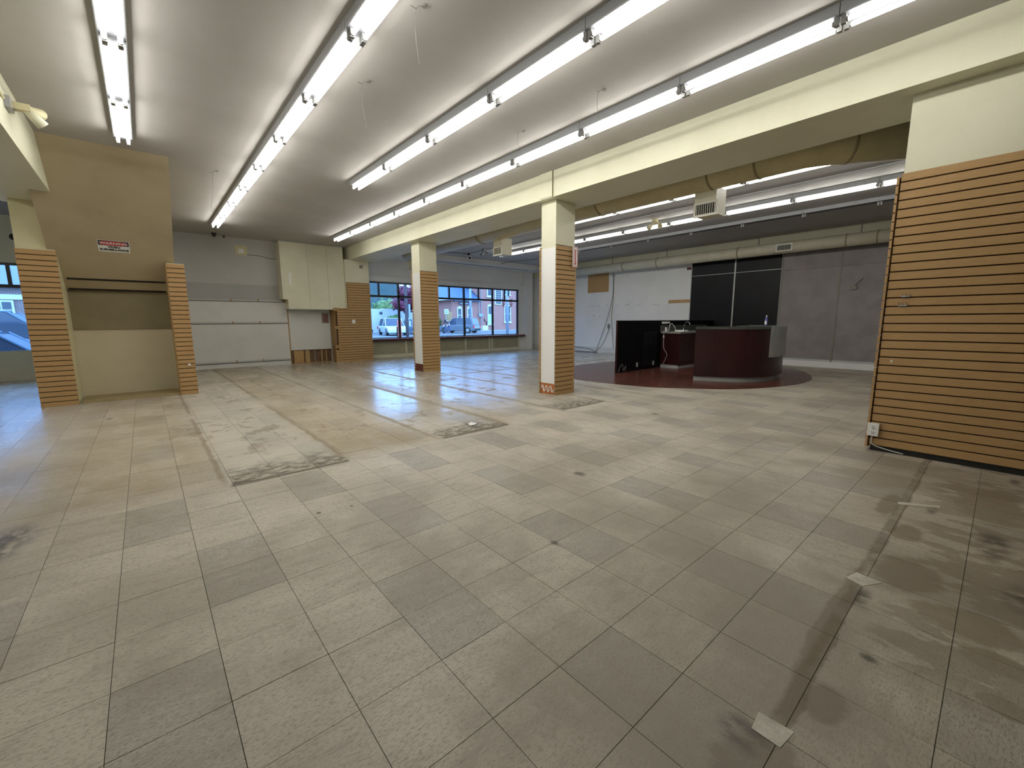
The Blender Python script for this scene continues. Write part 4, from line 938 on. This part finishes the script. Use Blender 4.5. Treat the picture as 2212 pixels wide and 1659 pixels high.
# left street building
lb = thing('building', (-5, 36, 0), 'brown brick building with white grid window beyond the left window', 'building')
B((-14, 36, -.4), (8, 44, 9)).build('facade', 'brick2', lb); B((-14, 35.9, 2.65), (8, 36, 2.95)).build('lintel_band', 'trim_w', lb)
B((-14, 35.6, 3.35), (8, 36, 9)).build('upper_cladding', 'pole', lb)
wn_ = B((-7.1, 35.88, .5), (-5.5, 36, 2.6)).build('window', 'trim_w', lb)
for a, b in ((-7.0, -6.55), (-6.47, -6.04), (-5.96, -5.60)):
    for c_, d_ in ((.6, 1.0), (1.07, 1.50), (1.58, 2.0), (2.07, 2.5)): B((a, 35.85, c_), (b, 35.88, d_)).build('pane', 'pane', wn_)
# bending person
pe = thing('person', (22.75, 33.0, -.02), 'person in dark top and jeans bending forward beside the gray SUV', 'person')
bx, by = 22.75, 33.0
J = [((bx, by, .92), .16), ((bx-.10, by-.10, 1.12), .17), ((bx-.28, by-.25, 1.30), .19), ((bx-.42, by-.34, 1.30), .08), ((bx-.52, by-.40, 1.27), .11),
     ((bx-.14, by+.10, .80), .11), ((bx-.16, by+.05, .48), .085), ((bx-.10, by+.16, .08), .06), ((bx-.24, by+.06, .02), .05),
     ((bx+.12, by-.10, .80), .11), ((bx+.10, by-.18, .48), .085), ((bx+.16, by-.06, .08), .06), ((bx+.04, by-.20, .02), .05),
     ((bx-.42, by-.10, 1.20), .065), ((bx-.50, by-.12, .92), .05), ((bx-.60, by-.20, .70), .04),
     ((bx-.22, by-.46, 1.20), .065), ((bx-.32, by-.52, .92), .05), ((bx-.45, by-.50, .70), .04)]
ED = [(0, 1), (1, 2), (2, 3), (3, 4), (0, 5), (5, 6), (6, 7), (7, 8), (0, 9), (9, 10), (10, 11), (11, 12), (2, 13), (13, 14), (14, 15), (2, 16), (16, 17), (17, 18)]
def skinned(name, idx, mat, grow=0.0):
    me = bpy.data.meshes.new(name); mp = {k: i for i, k in enumerate(idx)}; ed = [(mp[a], mp[b]) for a, b in ED if a in mp and b in mp]
    me.from_pydata([tuple(Vector(J[k][0])-Vector((22.75, 33.0, -.02))) for k in idx], ed, []); me.materials.append(M[mat])
    o = bpy.data.objects.new(name, me); COL.objects.link(o); o.parent = pe
    o.modifiers.new('s', 'SKIN'); sv = me.skin_vertices[0].data
    for i, k in enumerate(idx): sv[i].radius = (J[k][1]+grow,)*2
    sv[0].use_root = True; o.modifiers.new('d', 'SUBSURF').levels = 1; return o
skinned('body', list(range(19)), 'skin'); skinned('trousers', [0, 5, 6, 7, 9, 10, 11], 'jeans', .015); skinned('shirt', [1, 2, 13, 14, 16, 17], 'shirt', .02)
MB().ball((bx-.53, by-.41, 1.31), .12, 10, 8).build('hair', 'dark', pe, smooth=True)
